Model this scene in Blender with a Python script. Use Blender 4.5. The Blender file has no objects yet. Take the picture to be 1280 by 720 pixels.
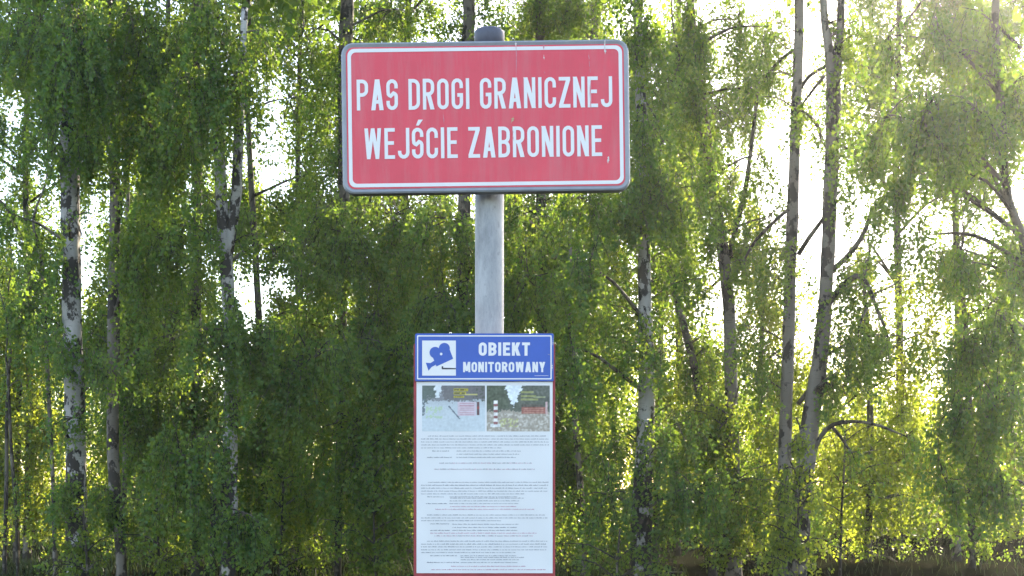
import bpy, math
import numpy as np
from mathutils import Vector, Matrix

# ------------------------------------------------------------------ camera, sky, sun, exposure
sc = bpy.context.scene
COL = sc.collection
F = 1500.0            # focal length in pixels of a 1280 px wide picture
HOR = 610.0           # picture row of the horizon
CAMZ = 1.6
DS = 2.63             # distance of the sign faces
cam = bpy.data.objects.new('camera', bpy.data.cameras.new('camera'))
COL.objects.link(cam)
cam.location = (0, 0, CAMZ)
cam.rotation_euler = (math.radians(90), 0, 0)
cam.data.sensor_width = 36
cam.data.lens = 36 * F / 1280
cam.data.shift_y = (HOR - 360) / 1280
cam.data.clip_start = 0.05
cam.data.clip_end = 5000
sc.camera = cam

SUN_AZ, SUN_EL = math.radians(27), math.radians(31)
SUN = np.array([math.sin(SUN_AZ) * math.cos(SUN_EL), math.cos(SUN_AZ) * math.cos(SUN_EL), math.sin(SUN_EL)])
world = bpy.data.worlds.new('World')
sc.world = world
world.use_nodes = True
wn = world.node_tree.nodes
sky = wn.new('ShaderNodeTexSky')
sky.sky_type = 'NISHITA'
sky.sun_disc = False
sky.sun_elevation = SUN_EL
sky.sun_rotation = SUN_AZ
sky.dust_density = 1.0
sky.ozone_density = 1.6
world.node_tree.links.new(sky.outputs[0], wn['Background'].inputs[0])
wn['Background'].inputs[1].default_value = 0.15
ld = bpy.data.lights.new('sun', 'SUN')
ld.energy = 5.0
ld.angle = math.radians(0.5)
ld.color = (1.0, 0.93, 0.80)
sun = bpy.data.objects.new('sun', ld)
COL.objects.link(sun)
sun.rotation_euler = Vector(-SUN).to_track_quat('-Z', 'Y').to_euler()
vs = sc.view_settings
vs.view_transform = 'Standard'
vs.look = 'None'
vs.gamma = 1.0
vs.use_curve_mapping = False
vs.exposure = 2.2
vs.use_white_balance = True
vs.white_balance_temperature = 7600
vs.white_balance_tint = 14
sc.cycles.max_bounces = 8
sc.cycles.diffuse_bounces = 4
sc.cycles.transmission_bounces = 4
sc.cycles.glossy_bounces = 2
sc.cycles.use_denoising = True
sc.cycles.sample_clamp_indirect = 8.0

rng = np.random.default_rng(7)


def P(px, py, d):
    return np.array([(px - 640) / F * d, d, CAMZ + (HOR - py) / F * d])


def proj(p):
    p = np.atleast_2d(p)
    y = np.maximum(p[:, 1], 0.1)
    return 640 + p[:, 0] / y * F, HOR - (p[:, 2] - CAMZ) / y * F


# ------------------------------------------------------------------ helpers
def link_obj(name, mesh, parent=None, loc=None):
    o = bpy.data.objects.new(name, mesh)
    COL.objects.link(o)
    if parent is not None:
        o.parent = parent
    if loc is not None:
        o.location = loc
    return o


def mesh_from(name, verts, faces, mat=None, smooth=False, tint=None):
    """verts (n,3); faces list of tuples or an (m,k) array"""
    me = bpy.data.meshes.new(name)
    verts = np.asarray(verts, dtype=np.float32)
    if isinstance(faces, np.ndarray):
        m, k = faces.shape
        me.vertices.add(len(verts))
        me.vertices.foreach_set('co', verts.ravel())
        me.loops.add(m * k)
        me.loops.foreach_set('vertex_index', faces.astype(np.int32).ravel())
        me.polygons.add(m)
        me.polygons.foreach_set('loop_start', np.arange(m, dtype=np.int32) * k)
        me.update(calc_edges=True)
    else:
        me.from_pydata([tuple(v) for v in verts.tolist()], [], [tuple(f) for f in faces])
        me.update()
    if mat is not None:
        me.materials.append(mat)
    if smooth:
        me.polygons.foreach_set('use_smooth', np.ones(len(me.polygons), dtype=bool))
    if tint is not None:
        a = me.attributes.new('tint', 'FLOAT', 'POINT')
        a.data.foreach_set('value', np.asarray(tint, dtype=np.float32))
    return me


def empty(name, loc, label, cat, group=None):
    o = link_obj(name, None, None, loc)
    o.empty_display_size = 0.2
    o['label'] = label
    o['category'] = cat
    if group:
        o['group'] = group
    return o


class Geo:
    def __init__(self):
        self.v, self.f = [], []

    def add(self, v, f):
        n = len(self.v)
        self.v.extend([tuple(map(float, p)) for p in v])
        self.f.extend([tuple(i + n for i in q) for q in f])

    def tube(self, pts, rad, sides=8, cap=True):
        pts = np.asarray(pts, float)
        rad = np.asarray(rad, float)
        tan = np.gradient(pts, axis=0)
        tan /= np.linalg.norm(tan, axis=1)[:, None] + 1e-9
        ref = np.array([0.0, 1.0, 0.0]) if abs(tan[0][1]) < 0.85 else np.array([1.0, 0, 0])
        n = len(pts)
        u = np.cross(tan, ref)
        u /= np.linalg.norm(u, axis=1)[:, None] + 1e-9
        w = np.cross(tan, u)
        a = np.linspace(0, 2 * math.pi, sides, endpoint=False)
        if rad.ndim == 1:
            rad = np.repeat(rad[:, None], sides, 1)
        ring = pts[:, None, :] + rad[:, :, None] * (np.cos(a)[None, :, None] * u[:, None, :] + np.sin(a)[None, :, None] * w[:, None, :])
        V = ring.reshape(-1, 3)
        f = []
        for i in range(n - 1):
            for j in range(sides):
                k = (j + 1) % sides
                f.append((i * sides + j, i * sides + k, (i + 1) * sides + k, (i + 1) * sides + j))
        if cap:
            f.append(tuple(range(sides))[::-1])
            f.append(tuple((n - 1) * sides + j for j in range(sides)))
        self.add(V, f)

    def mesh(self, name, mat, smooth=False):
        return mesh_from(name, np.array(self.v), self.f, mat, smooth)


def spline(pts, step=0.3):
    """Catmull-Rom resample of (n,k) points"""
    pts = np.asarray(pts, float)
    if len(pts) == 2:
        n = max(3, int(np.linalg.norm(pts[1, :3] - pts[0, :3]) / step) + 1)
        t = np.linspace(0, 1, n)[:, None]
        return pts[0] * (1 - t) + pts[1] * t
    ext = np.vstack([2 * pts[0] - pts[1], pts, 2 * pts[-1] - pts[-2]])
    out = []
    for i in range(1, len(ext) - 2):
        p0, p1, p2, p3 = ext[i - 1], ext[i], ext[i + 1], ext[i + 2]
        n = max(2, int(np.linalg.norm(p2[:3] - p1[:3]) / step))
        for t in np.linspace(0, 1, n, endpoint=False):
            out.append(0.5 * ((2 * p1) + (-p0 + p2) * t + (2 * p0 - 5 * p1 + 4 * p2 - p3) * t * t + (-p0 + 3 * p1 - 3 * p2 + p3) * t ** 3))
    out.append(ext[-2])
    return np.array(out)


# ------------------------------------------------------------------ materials
def new_mat(name):
    m = bpy.data.materials.new(name)
    m.use_nodes = True
    nt = m.node_tree
    return m, nt, nt.nodes, nt.links, nt.nodes['Principled BSDF']


def ramp(N, stops):
    r = N.new('ShaderNodeValToRGB')
    e = r.color_ramp.elements
    e[0].position, e[0].color = stops[0][0], (*stops[0][1], 1)
    e[1].position, e[1].color = stops[-1][0], (*stops[-1][1], 1)
    for p, c in stops[1:-1]:
        x = e.new(p)
        x.color = (*c, 1)
    return r


def noise(N, L, scale, coord=None, detail=4, rough=0.6, vscale=None):
    n = N.new('ShaderNodeTexNoise')
    n.inputs['Scale'].default_value = scale
    n.inputs['Detail'].default_value = detail
    n.inputs['Roughness'].default_value = rough
    if coord is not None:
        if vscale is not None:
            mp = N.new('ShaderNodeMapping')
            mp.inputs['Scale'].default_value = vscale
            L.new(coord, mp.inputs[0])
            coord = mp.outputs[0]
        L.new(coord, n.inputs['Vector'])
    return n


def mixc(N, L, fac, a, b, mode='MIX'):
    m = N.new('ShaderNodeMix')
    m.data_type = 'RGBA'
    m.blend_type = mode
    for sock, val in ((m.inputs[0], fac), (m.inputs[6], a), (m.inputs[7], b)):
        if hasattr(val, 'is_linked'):
            L.new(val, sock)
        elif isinstance(val, (int, float)):
            sock.default_value = val
        else:
            sock.default_value = (*val, 1)
    return m.outputs[2]


def leaf_material(name, lo, hi, tlo, thi, mix=0.5):
    m, nt, N, L, B = new_mat(name)
    at = N.new('ShaderNodeAttribute')
    at.attribute_name = 'tint'
    c = ramp(N, [(0.0, lo), (1.0, hi)])
    t = ramp(N, [(0.0, tlo), (1.0, thi)])
    L.new(at.outputs['Fac'], c.inputs[0])
    L.new(at.outputs['Fac'], t.inputs[0])
    L.new(c.outputs[0], B.inputs['Base Color'])
    B.inputs['Roughness'].default_value = 0.5
    B.inputs['Specular IOR Level'].default_value = 0.35
    tr = N.new('ShaderNodeBsdfTranslucent')
    L.new(t.outputs[0], tr.inputs['Color'])
    mx = N.new('ShaderNodeMixShader')
    mx.inputs[0].default_value = mix
    L.new(B.outputs[0], mx.inputs[1])
    L.new(tr.outputs[0], mx.inputs[2])
    L.new(mx.outputs[0], N['Material Output'].inputs['Surface'])
    return m


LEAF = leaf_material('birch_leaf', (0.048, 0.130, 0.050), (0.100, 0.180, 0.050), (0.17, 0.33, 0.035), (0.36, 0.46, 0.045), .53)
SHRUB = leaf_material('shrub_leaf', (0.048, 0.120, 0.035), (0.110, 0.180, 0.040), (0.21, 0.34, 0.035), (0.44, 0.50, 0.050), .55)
GRASS = leaf_material('grass_blade', (0.020, 0.045, 0.012), (0.05, 0.07, 0.02), (0.03, 0.06, 0.01), (0.07, 0.10, 0.02), .3)


def bark_material(name, pale, mid, dark, patch, base_dark):
    m, nt, N, L, B = new_mat(name)
    tc = N.new('ShaderNodeTexCoord')
    oc = tc.outputs['Object']
    n1 = noise(N, L, 3.0, oc, 5, 0.62, (1.6, 1.6, 1.1))       # big dark patches
    n2 = noise(N, L, 6.0, oc, 4, 0.65, (1.2, 1.2, 9.0))        # horizontal lenticels
    n3 = noise(N, L, 1.3, oc, 5, 0.6, (1, 1, 0.6))            # soft stains
    sep = N.new('ShaderNodeSeparateXYZ')
    L.new(oc, sep.inputs[0])
    mr = N.new('ShaderNodeMapRange')
    mr.inputs[1].default_value = 0.0
    mr.inputs[2].default_value = 2.2
    mr.inputs[3].default_value = base_dark
    mr.inputs[4].default_value = 0.0
    L.new(sep.outputs[2], mr.inputs[0])
    ad = N.new('ShaderNodeMath')
    L.new(n1.outputs[0], ad.inputs[0])
    L.new(mr.outputs[0], ad.inputs[1])
    r1 = ramp(N, [(patch, (0, 0, 0)), (patch + 0.035, (1, 1, 1))])
    L.new(ad.outputs[0], r1.inputs[0])
    r2 = ramp(N, [(0.60, (0, 0, 0)), (0.68, (1, 1, 1))])
    L.new(n2.outputs[0], r2.inputs[0])
    r3 = ramp(N, [(0.38, (0, 0, 0)), (0.66, (1, 1, 1))])
    L.new(n3.outputs[0], r3.inputs[0])
    c = mixc(N, L, r3.outputs[0], pale, mid)
    c = mixc(N, L, r2.outputs[0], c, [x * 2.2 for x in dark])
    c = mixc(N, L, r1.outputs[0], c, dark)
    L.new(c, B.inputs['Base Color'])
    B.inputs['Roughness'].default_value = 0.85
    bp = N.new('ShaderNodeBump')
    bp.inputs['Strength'].default_value = 0.6
    bp.inputs['Distance'].default_value = 0.02
    inv = N.new('ShaderNodeMath')
    inv.operation = 'SUBTRACT'
    inv.inputs[0].default_value = 1
    L.new(r1.outputs[0], inv.inputs[1])
    L.new(inv.outputs[0], bp.inputs['Height'])
    L.new(bp.outputs[0], B.inputs['Normal'])
    return m


BARK = {
    'white': bark_material('white_birch_bark', (0.41, 0.40, 0.38), (0.22, 0.215, 0.195), (0.032, 0.029, 0.025), 0.50, 0.13),
    'grey': bark_material('grey_backlit_birch_bark', (0.20, 0.180, 0.150), (0.115, 0.100, 0.080), (0.035, 0.030, 0.024), 0.52, 0.08),  # grey bark, its tone also darkened for the backlit look of the twin trunks
    'dark': bark_material('dark_bark', (0.13, 0.115, 0.09), (0.09, 0.08, 0.06), (0.03, 0.026, 0.02), 0.5, 0.1),
}


def plain(name, col, rough=0.5, metal=0.0, spec=0.5, var=0.0, vs_=20.0, bump=0.0):
    m, nt, N, L, B = new_mat(name)
    B.inputs['Roughness'].default_value = rough
    B.inputs['Metallic'].default_value = metal
    B.inputs['Specular IOR Level'].default_value = spec
    tc = N.new('ShaderNodeTexCoord')
    n = noise(N, L, vs_, tc.outputs['Object'], 5, 0.65)
    r = ramp(N, [(0.3, [x * (1 - var) for x in col]), (0.7, [min(1, x * (1 + var)) for x in col])])
    L.new(n.outputs[0], r.inputs[0])
    L.new(r.outputs[0], B.inputs['Base Color'])
    if bump:
        bp = N.new('ShaderNodeBump')
        bp.inputs['Strength'].default_value = bump
        bp.inputs['Distance'].default_value = 0.002
        L.new(n.outputs[0], bp.inputs['Height'])
        L.new(bp.outputs[0], B.inputs['Normal'])
    return m


RED = plain('faded_red_film', (0.80, 0.065, 0.100), 0.42, 0, 0.45, 0.07, 7)
def fade(mat, scale, vscale, amount, tone):
    nt = mat.node_tree
    N, L, B = nt.nodes, nt.links, nt.nodes['Principled BSDF']
    src = B.inputs['Base Color'].links[0].from_socket
    tc = N.new('ShaderNodeTexCoord')
    n = noise(N, L, scale, tc.outputs['Object'], 6, .7, vscale)
    r = ramp(N, [(.45, (0, 0, 0)), (.8, (amount, amount, amount))])
    L.new(n.outputs[0], r.inputs[0])
    L.new(mixc(N, L, r.outputs[0], src, tone), B.inputs['Base Color'])


fade(RED, 16, (2.2, 2.2, .22), .42, (.62, .25, .27))
fade(RED, 5, (1, 1, 1), .30, (.60, .03, .06))
WHITE = plain('white_film', (0.80, 0.80, 0.80), 0.45, 0, 0.4, 0.03, 12)
RIM = plain('grey_sheet_metal', (0.30, 0.32, 0.35), 0.5, 0.25, 0.5, 0.10, 25, 0.1)
BLUE = plain('blue_film', (0.015, 0.098, 0.46), 0.40, 0, 0.45, 0.06, 14)
PAPER = plain('laminated_paper', (0.72, 0.74, 0.76), 0.32, 0, 0.5, 0.02, 6)
MAROON = plain('dull_red_board', (0.36, 0.045, 0.055), 0.55, 0, 0.4, 0.2, 30)
CAPM = plain('dark_plastic_cap', (0.085, 0.095, 0.13), 0.45, 0, 0.4, 0.2, 30)
INK = plain('pale_grey_ink', (0.25, 0.27, 0.32), 0.5, 0, 0.3, 0.12, 40)
INKD = plain('dark_grey_ink', (0.18, 0.20, 0.25), 0.5, 0, 0.3, 0.12, 40)
INKR = plain('faded_red_ink', (0.50, 0.24, 0.34), 0.5, 0, 0.3, 0.1, 40)
BLACK = plain('black_film', (0.03, 0.035, 0.06), 0.5, 0, 0.3, 0.1, 30)
CHIP = plain('bare_scratch', (0.70, 0.66, 0.64), 0.6, 0, 0.3, 0.15, 120)
SCUFF = plain('faded_scratch', (0.66, 0.22, 0.27), 0.55, 0, 0.3, 0.15, 120)
DROP = plain('dried_dropping', (0.52, 0.36, 0.22), 0.8, 0, 0.2, 0.3, 150)

m, nt, N, L, B = new_mat('galvanised_steel')
tc = N.new('ShaderNodeTexCoord')
n1 = noise(N, L, 26, tc.outputs['Object'], 6, 0.75, (1, 1, 0.30))
n2 = noise(N, L, 70, tc.outputs['Object'], 3, 0.6, (1, 1, 0.6))
r1 = ramp(N, [(0.35, (0.23, 0.245, 0.26)), (0.65, (0.42, 0.435, 0.45))])
r2 = ramp(N, [(0.60, (0, 0, 0)), (0.74, (1, 1, 1))])
L.new(n1.outputs[0], r1.inputs[0])
L.new(n2.outputs[0], r2.inputs[0])
L.new(mixc(N, L, r2.outputs[0], r1.outputs[0], (0.24, 0.25, 0.26)), B.inputs['Base Color'])
B.inputs['Metallic'].default_value = 0.25
B.inputs['Roughness'].default_value = 0.55
STEEL = m

m, nt, N, L, B = new_mat('printed_picture')
at = N.new('ShaderNodeAttribute')
at.attribute_name = 'Col'
L.new(at.outputs['Color'], B.inputs['Base Color'])
B.inputs['Roughness'].default_value = 0.35
PRINT = m

m, nt, N, L, B = new_mat('woodland_floor')
tc = N.new('ShaderNodeTexCoord')
n1 = noise(N, L, 0.5, tc.outputs['Object'], 6, 0.65)
n2 = noise(N, L, 9.0, tc.outputs['Object'], 5, 0.7)
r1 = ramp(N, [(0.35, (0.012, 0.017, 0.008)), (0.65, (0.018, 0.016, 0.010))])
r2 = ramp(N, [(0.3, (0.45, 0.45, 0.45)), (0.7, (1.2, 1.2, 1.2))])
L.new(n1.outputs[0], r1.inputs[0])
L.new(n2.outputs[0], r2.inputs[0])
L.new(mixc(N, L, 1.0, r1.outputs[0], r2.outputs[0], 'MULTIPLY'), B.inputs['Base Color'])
B.inputs['Roughness'].default_value = 1.0
B.inputs['Specular IOR Level'].default_value = 0.0
bp = N.new('ShaderNodeBump')
bp.inputs['Distance'].default_value = 0.08
L.new(n2.outputs[0], bp.inputs['Height'])
L.new(bp.outputs[0], B.inputs['Normal'])
FLOOR = m

# ------------------------------------------------------------------ ground
def ground_z(x, y):
    return 0.10 * np.sin(x * 0.55 + 1.3) * np.sin(y * 0.41) * np.clip((y - 8) / 8, 0, 1)


gx = np.concatenate([np.linspace(-2500, -60, 6)[:-1], np.linspace(-60, 60, 81), np.linspace(60, 2500, 6)[1:]])
gy = np.concatenate([np.linspace(-2500, -20, 6)[:-1], np.linspace(-20, 70, 61), np.linspace(70, 2500, 6)[1:]])
GX, GY = np.meshgrid(gx, gy)
gv = np.stack([GX, GY, ground_z(GX, GY)], -1).reshape(-1, 3)
nx, ny = len(gx), len(gy)
gi = np.arange(nx * ny).reshape(ny, nx)
gf = np.stack([gi[:-1, :-1], gi[:-1, 1:], gi[1:, 1:], gi[1:, :-1]], -1).reshape(-1, 4)
g = link_obj('ground', mesh_from('ground', gv, gf, FLOOR, True))
g['kind'] = 'structure'

# ------------------------------------------------------------------ foliage generator
# openings in the canopy, in picture coordinates: (x, y, rx, ry, share of sprays missing there)
GAPS = [
    (32, 135, 34, 45, 0.67), (10, 215, 22, 45, 0.69), (60, 250, 15, 60, 0.83), (112, 275, 20, 48, .76), (128, 105, 16, 16, 0.55),
    (345, 205, 32, 50, .78), (320, 350, 26, 20, 0.84), (380, 360, 20, 16, 0.78), (400, 30, 34, 36, 0.76), (360, 110, 30, 55, 0.64), (395, 200, 26, 40, 0.64),
    (347, 20, 18, 26, 0.78), (294, 205, 8, 45, 0.83), (180, 65, 12, 16, 0.64), (240, 20, 12, 20, 0.55), (205, 235, 20, 26, 0.55), (290, 70, 10, 20, 0.46),
    (445, 20, 14, 30, 0.74), (560, 20, 16, 30, 0.69), (640, 20, 20, 30, 0.64),
    (1012, 225, 20, 165, .93), (970, 225, 26, 110, .55), (965, 70, 34, 100, 0.55), (935, 190, 26, 55, 0.45), (1012, 60, 24, 90, 0.85),
    (1068, 255, 22, 45, 0.77), (1070, 130, 20, 60, 0.41), (1095, 40, 50, 40, 0.32), (1150, 15, 40, 22, 0.36), (1215, 262, 44, 34, 0.84), (1270, 215, 26, 60, 0.45), (1130, 160, 24, 24, 0.54),
    (828, 55, 15, 70, 0.78), (900, 85, 13, 95, 0.60), (860, 185, 18, 18, 0.78), (935, 70, 12, 60, 0.50), (810, 130, 14, 40, 0.51),
]
# places the sun reaches (picture coordinates at depth): sprays standing in the way are thinned out
LIT = [(1065, 580, 125, 130, 20.5, .55), (990, 620, 80, 90, 17.0, .85), (450, 430, 90, 110, 20.0, .45), (290, 520, 80, 120, 19.0, .4), (880, 600, 80, 90, 19.5, .7), (1030, 480, 150, 240, 25.0, .97), (20, 560, 60, 150, 27.0, .85), (790, 420, 70, 120, 25.0, .6), (1150, 420, 90, 130, 25.0, .85), (420, 690, 150, 35, 25.0, .5), (140, 420, 60, 90, 26.0, .5)]


def keep_mask(p, r):
    px, py = proj(p)
    k = np.ones(len(p), bool)
    for gx_, gy_, rx, ry, s in GAPS:
        q = ((px - gx_) / rx) ** 2 + ((py - gy_) / ry) ** 2
        k &= ~((q < 1) & (r.random(len(p)) < s))
    for lx, ly, rx, ry, d, s in LIT:
        dt = (p[:, 1] - d) / SUN[1]
        h = p - SUN[None, :] * dt[:, None]
        qx, qy = proj(h)
        q = ((qx - lx) / rx) ** 2 + ((qy - ly) / ry) ** 2
        k &= ~((q < 1) & (dt > (4.0 if d == 20.5 else 8.0 if d < 21 else 2.5)) & (r.random(len(p)) < s))
    return k


def twig_and_leaf_meshes(S, ln, out, lsc, r, tint0, leafmat, barkmat, origin, droop=1.0, step=0.0235):
    """S starts, ln lengths, out horizontal drift vectors, lsc leaf size factor per spray"""
    n = len(S)
    down = np.array([0, 0, -1.0])
    # twigs
    T = np.array([0.0, 1.0])

    def path(t, idx):
        t = t[:, None]
        return S[idx] + out[idx] * (ln[idx][:, None] * 0.55 * np.sqrt(t + 1e-6)) + down * (ln[idx][:, None] * droop * (t ** 1.25) * 0.95)
    idx = np.repeat(np.arange(n), 2)
    C = path(np.tile(T, n), idx).reshape(n, 2, 3)
    rad = np.array([0.0045, 0.0014])
    ang = np.array([0, 2.094, 4.189])
    off = np.stack([np.cos(ang), np.sin(ang), 0 * ang], -1)
    V = C[:, :, None, :] + rad[None, :, None, None] * off[None, None, :, :]
    V = V.reshape(-1, 3) - origin
    b = (np.arange(n) * 6)[:, None, None]
    i = np.zeros((1, 1, 1), int)
    j = np.arange(3)[None, None, :]
    k = (j + 1) % 3
    fq = np.stack([b + i + j, b + i + k, b + i + 3 + k, b + i + 3 + j], -1).reshape(-1, 4)
    tw = mesh_from('twigs', V, fq, barkmat)
    # leaves
    cnt = np.maximum(4, (ln / (step * lsc ** 1.0)).astype(int))
    idx = np.repeat(np.arange(n), cnt)
    m_ = len(idx)
    t = r.random(m_) ** 0.85
    pos = path(t, idx) + r.normal(0, 0.035, (m_, 3)) * lsc[idx][:, None]
    L_ = r.uniform(0.044, 0.074, m_) * lsc[idx]
    ax = r.normal(0, 0.75, (m_, 3)) + np.array([0, 0, -0.75])
    ax /= np.linalg.norm(ax, axis=1)[:, None]
    nr = r.normal(0, 1, (m_, 3))
    sd = np.cross(ax, nr)
    sd /= np.linalg.norm(sd, axis=1)[:, None] + 1e-9
    nn = np.cross(sd, ax)
    Lx = L_[:, None]
    v0 = pos
    v1 = pos + ax * Lx * 0.38 + sd * Lx * 0.40 + nn * Lx * 0.07
    v2 = pos + ax * Lx
    v3 = pos + ax * Lx * 0.38 - sd * Lx * 0.40 + nn * Lx * 0.07
    V = np.stack([v0, v1, v2, v3], 1).reshape(-1, 3) - origin
    o4 = np.arange(m_) * 4
    fl = np.concatenate([np.stack([o4, o4 + 1, o4 + 2], -1), np.stack([o4, o4 + 2, o4 + 3], -1)])
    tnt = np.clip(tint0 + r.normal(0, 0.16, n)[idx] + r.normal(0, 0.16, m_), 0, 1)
    lv = mesh_from('leaves', V, fl, leafmat, False, np.repeat(tnt, 4))
    return tw, lv, m_


STATS = {'leaves': 0}
DENS = 1.75


def tree(name, label, cat, group, d, path, H, bark, lobes, limbs=(), tint=0.4, leafmat=None, crown_n=0, crown_w=1.5, lscale=1.0,
         crown_from=None, lean=(0, 0), extra_stems=(), sides=12, twl=(0.7, 1.55), droop=1.0, seed=None, autolimb=True, dmul=1.0):
    r = np.random.default_rng(seed if seed is not None else abs(hash(label)) % 100000 if False else sum(map(ord, label)) * 7 + len(label))
    bm = BARK[bark]
    leafmat = leafmat or LEAF
    # trunk: measured points, carried down to the soil and up to the tip
    pts = [np.append(P(x, y, d), w * d / F / 2) for x, y, w in sorted(path, key=lambda q: -q[1])]
    lo, hi = pts[0], pts[-1]
    if lo[2] > 0.3:
        slope = (pts[1] - pts[0]) if len(pts) > 1 else np.array([0, 0, 1, 0.0])
        fx = np.clip(slope[0] / max(slope[2], .2), -.15, .15)
        base = np.array([lo[0] - fx * lo[2] * 0.6, lo[1], 0.25, lo[3] * 1.06])
        pts.insert(0, base)
    foot = np.array([pts[0][0], pts[0][1], -0.12 + float(ground_z(pts[0][0], pts[0][1])), pts[0][3] * 1.5])
    pts.insert(0, foot)
    if H > hi[2] + 0.8:
        k = 4
        for q in range(1, k + 1):
            f = q / k
            z = hi[2] + (H - hi[2]) * f
            pts.append(np.array([hi[0] + lean[0] * f * (H - hi[2]) + r.normal(0, .10), hi[1] + lean[1] * f * (H - hi[2]) + r.normal(0, .10), z, max(0.012, hi[3] * (1 - f) ** 0.9)]))
    sp = spline(np.array(pts), 0.22)
    org = np.array([pts[0][0], pts[0][1], 0.0])
    root = empty(name, org, label, cat, group)

    def skin(spx, sides_=sides):
        rr = np.maximum(spx[:, 3], 0.004)
        wob = 1 + 0.05 * np.repeat(r.normal(0, 1, (len(spx) // 3 + 2, sides_)), 3, 0)[:len(spx)] + 0.03 * r.normal(0, 1, (len(spx), sides_))
        g_ = Geo()
        g_.tube(spx[:, :3] - org, rr[:, None] * wob, sides_)
        return g_
    link_obj('trunk', skin(sp).mesh('trunk', bm, True), root)
    stems = [sp]
    for es in extra_stems:
        ep = spline(np.array([np.append(P(x, y, d), w * d / F / 2) for x, y, w in es]), 0.22)
        stems.append(ep)
        link_obj('stem', skin(ep).mesh('stem', bm, True), root)
    for lb in limbs:
        ddp = lb[0]
        q = [np.append(P(x, y, d + ddp * i / max(1, len(lb) - 2)), w * d / F / 2) for i, (x, y, w) in enumerate(lb[1:])]
        link_obj('limb', skin(spline(np.array(q), 0.12), 7).mesh('limb', BARK['dark'] if bark != 'white' else bm, True), root)
    # lobes of hanging sprays
    S, LN, OUT, LS, FR = [], [], [], [], []
    tips = [(lb[-1][0], lb[-1][1] + 8, 16, 16, .55, lb[0]) for lb in limbs]
    sub = Geo()

    def lobe(c, rad, nt_, ls, withlimb=True, force=False):
        nonlocal sub
        # trunk point the lobe hangs from
        hd = np.linalg.norm(sp[:, :2] - c[:2], axis=1)
        zt = np.clip(c[2] + rad[2] * 0.4 - 0.55 * hd.min(), 0.8, H - 0.3)
        it = int(np.argmin(np.abs(sp[:, 2] - zt)))
        a = sp[it]
        top = c + np.array([0, 0, rad[2] * 0.45])
        dist = np.linalg.norm(top - a[:3])
        if dist > 0.7 and withlimb:
            mid = a[:3] * 0.45 + top * 0.55 + np.array([r.normal(0, .1), r.normal(0, .1), 0.10 * dist])
            r0 = min(a[3] * 0.5, 0.014 + 0.012 * dist)
            q = spline(np.array([np.append(a[:3], r0), np.append(mid, r0 * .75), np.append(top, r0 * .18)]), 0.2)
            link_obj('limb', skin(q, 6).mesh('limb', BARK['dark'], True), root)
        nsub = max(4, nt_ // 10)
        u = r.normal(0, 1, (nsub, 3))
        u /= np.linalg.norm(u, axis=1)[:, None]
        e = c + u * (r.random(nsub) ** (1 / 2.2))[:, None] * rad
        e[:, 2] += rad[2] * 0.30
        per = np.full(nsub, max(1, nt_ // nsub))
        for s_ in range(nsub):
            a0 = top + (e[s_] - top) * 0.08
            if force:
                a0 = c + np.array([0, 0, rad[2] * .5])
            elif dist <= 0.7:
                a0 = sp[int(np.argmin(np.abs(sp[:, 2] - (e[s_][2] - 0.4 * np.linalg.norm(e[s_][:2] - a[:2])))))][:3]
            md = (a0 + e[s_]) / 2 + np.array([0, 0, 0.12 * np.linalg.norm(e[s_] - a0)])
            q = spline(np.array([a0, md, e[s_]]), 0.35)
            sub.tube(q - org, np.linspace(0.012, 0.004, len(q)), 4, False)
            t = r.uniform(0.25, 1.05, per[s_])
            pp = a0 + (e[s_] - a0) * t[:, None]
            pp[:, 2] += 0.12 * np.linalg.norm(e[s_] - a0) * (1 - (2 * t - 1) ** 2)
            pp += r.normal(0, 0.10, pp.shape) * np.minimum(1, rad)
            S.append(pp)
            LN.append(r.uniform(twl[0], twl[1], per[s_]) * min(1.25, max(.5, rad[2])))
            oo = r.normal(0, 0.45, (per[s_], 3)) + (e[s_] - a0) / (np.linalg.norm(e[s_] - a0) + 1e-6) * 0.35
            oo[:, 2] = np.abs(oo[:, 2]) * 0.3
            OUT.append(oo)
            LS.append(np.full(per[s_], ls))
            FR.append(np.full(per[s_], force))

    for lb in lobes:
        x, y, rx, ry, de = lb[:5]
        dd = lb[5] if len(lb) > 5 else 0.0
        c = P(x, y, d + dd)
        sx, sz = rx * (d + dd) / F, ry * (d + dd) / F
        rad = np.array([sx, min(1.4, max(0.5, sx * 0.8)), sz])
        area = math.pi * sx * sz
        lobe(c, rad, max(6, int(area * de * dmul * DENS * 38 / lscale ** 1.7)), lscale, autolimb)
    for x, y, rx, ry, de, dd in tips:
        c = P(x, y, d + dd)
        lobe(c, np.array([rx, rx, ry]) * d / F, 9, 1.0, False, True)
    zf = CAMZ + (HOR + 60) / F * d if crown_from is None else crown_from
    for q in range(crown_n):
        z = zf + (H - zf) * (q + r.random()) / crown_n
        f = (z - zf) / max(.1, (H - zf))
        w_ = crown_w * (1 - 0.65 * f)
        a_ = r.uniform(0, 2 * math.pi)
        i_ = int(np.argmin(np.abs(sp[:, 2] - z)))
        c = np.array([sp[i_][0] + math.cos(a_) * w_ * .8, sp[i_][1] + math.sin(a_) * w_ * .8, z])
        lobe(c, np.array([1.0, 1.0, .9]), 32, 2.7)
    S = np.vstack(S)
    LN, OUT, LS, FR = np.concatenate(LN), np.vstack(OUT), np.concatenate(LS), np.concatenate(FR)
    midp = S + np.array([0, 0, -0.4]) * LN[:, None]
    k = (keep_mask(midp, r) | FR) & (S[:, 2] - LN * 0.9 > 0.05)
    S, LN, OUT, LS = S[k], LN[k], OUT[k], LS[k]
    tw, lv, m_ = twig_and_leaf_meshes(S, LN, OUT, LS, r, tint, leafmat, BARK['dark'], org, droop)
    STATS['leaves'] += m_
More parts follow.
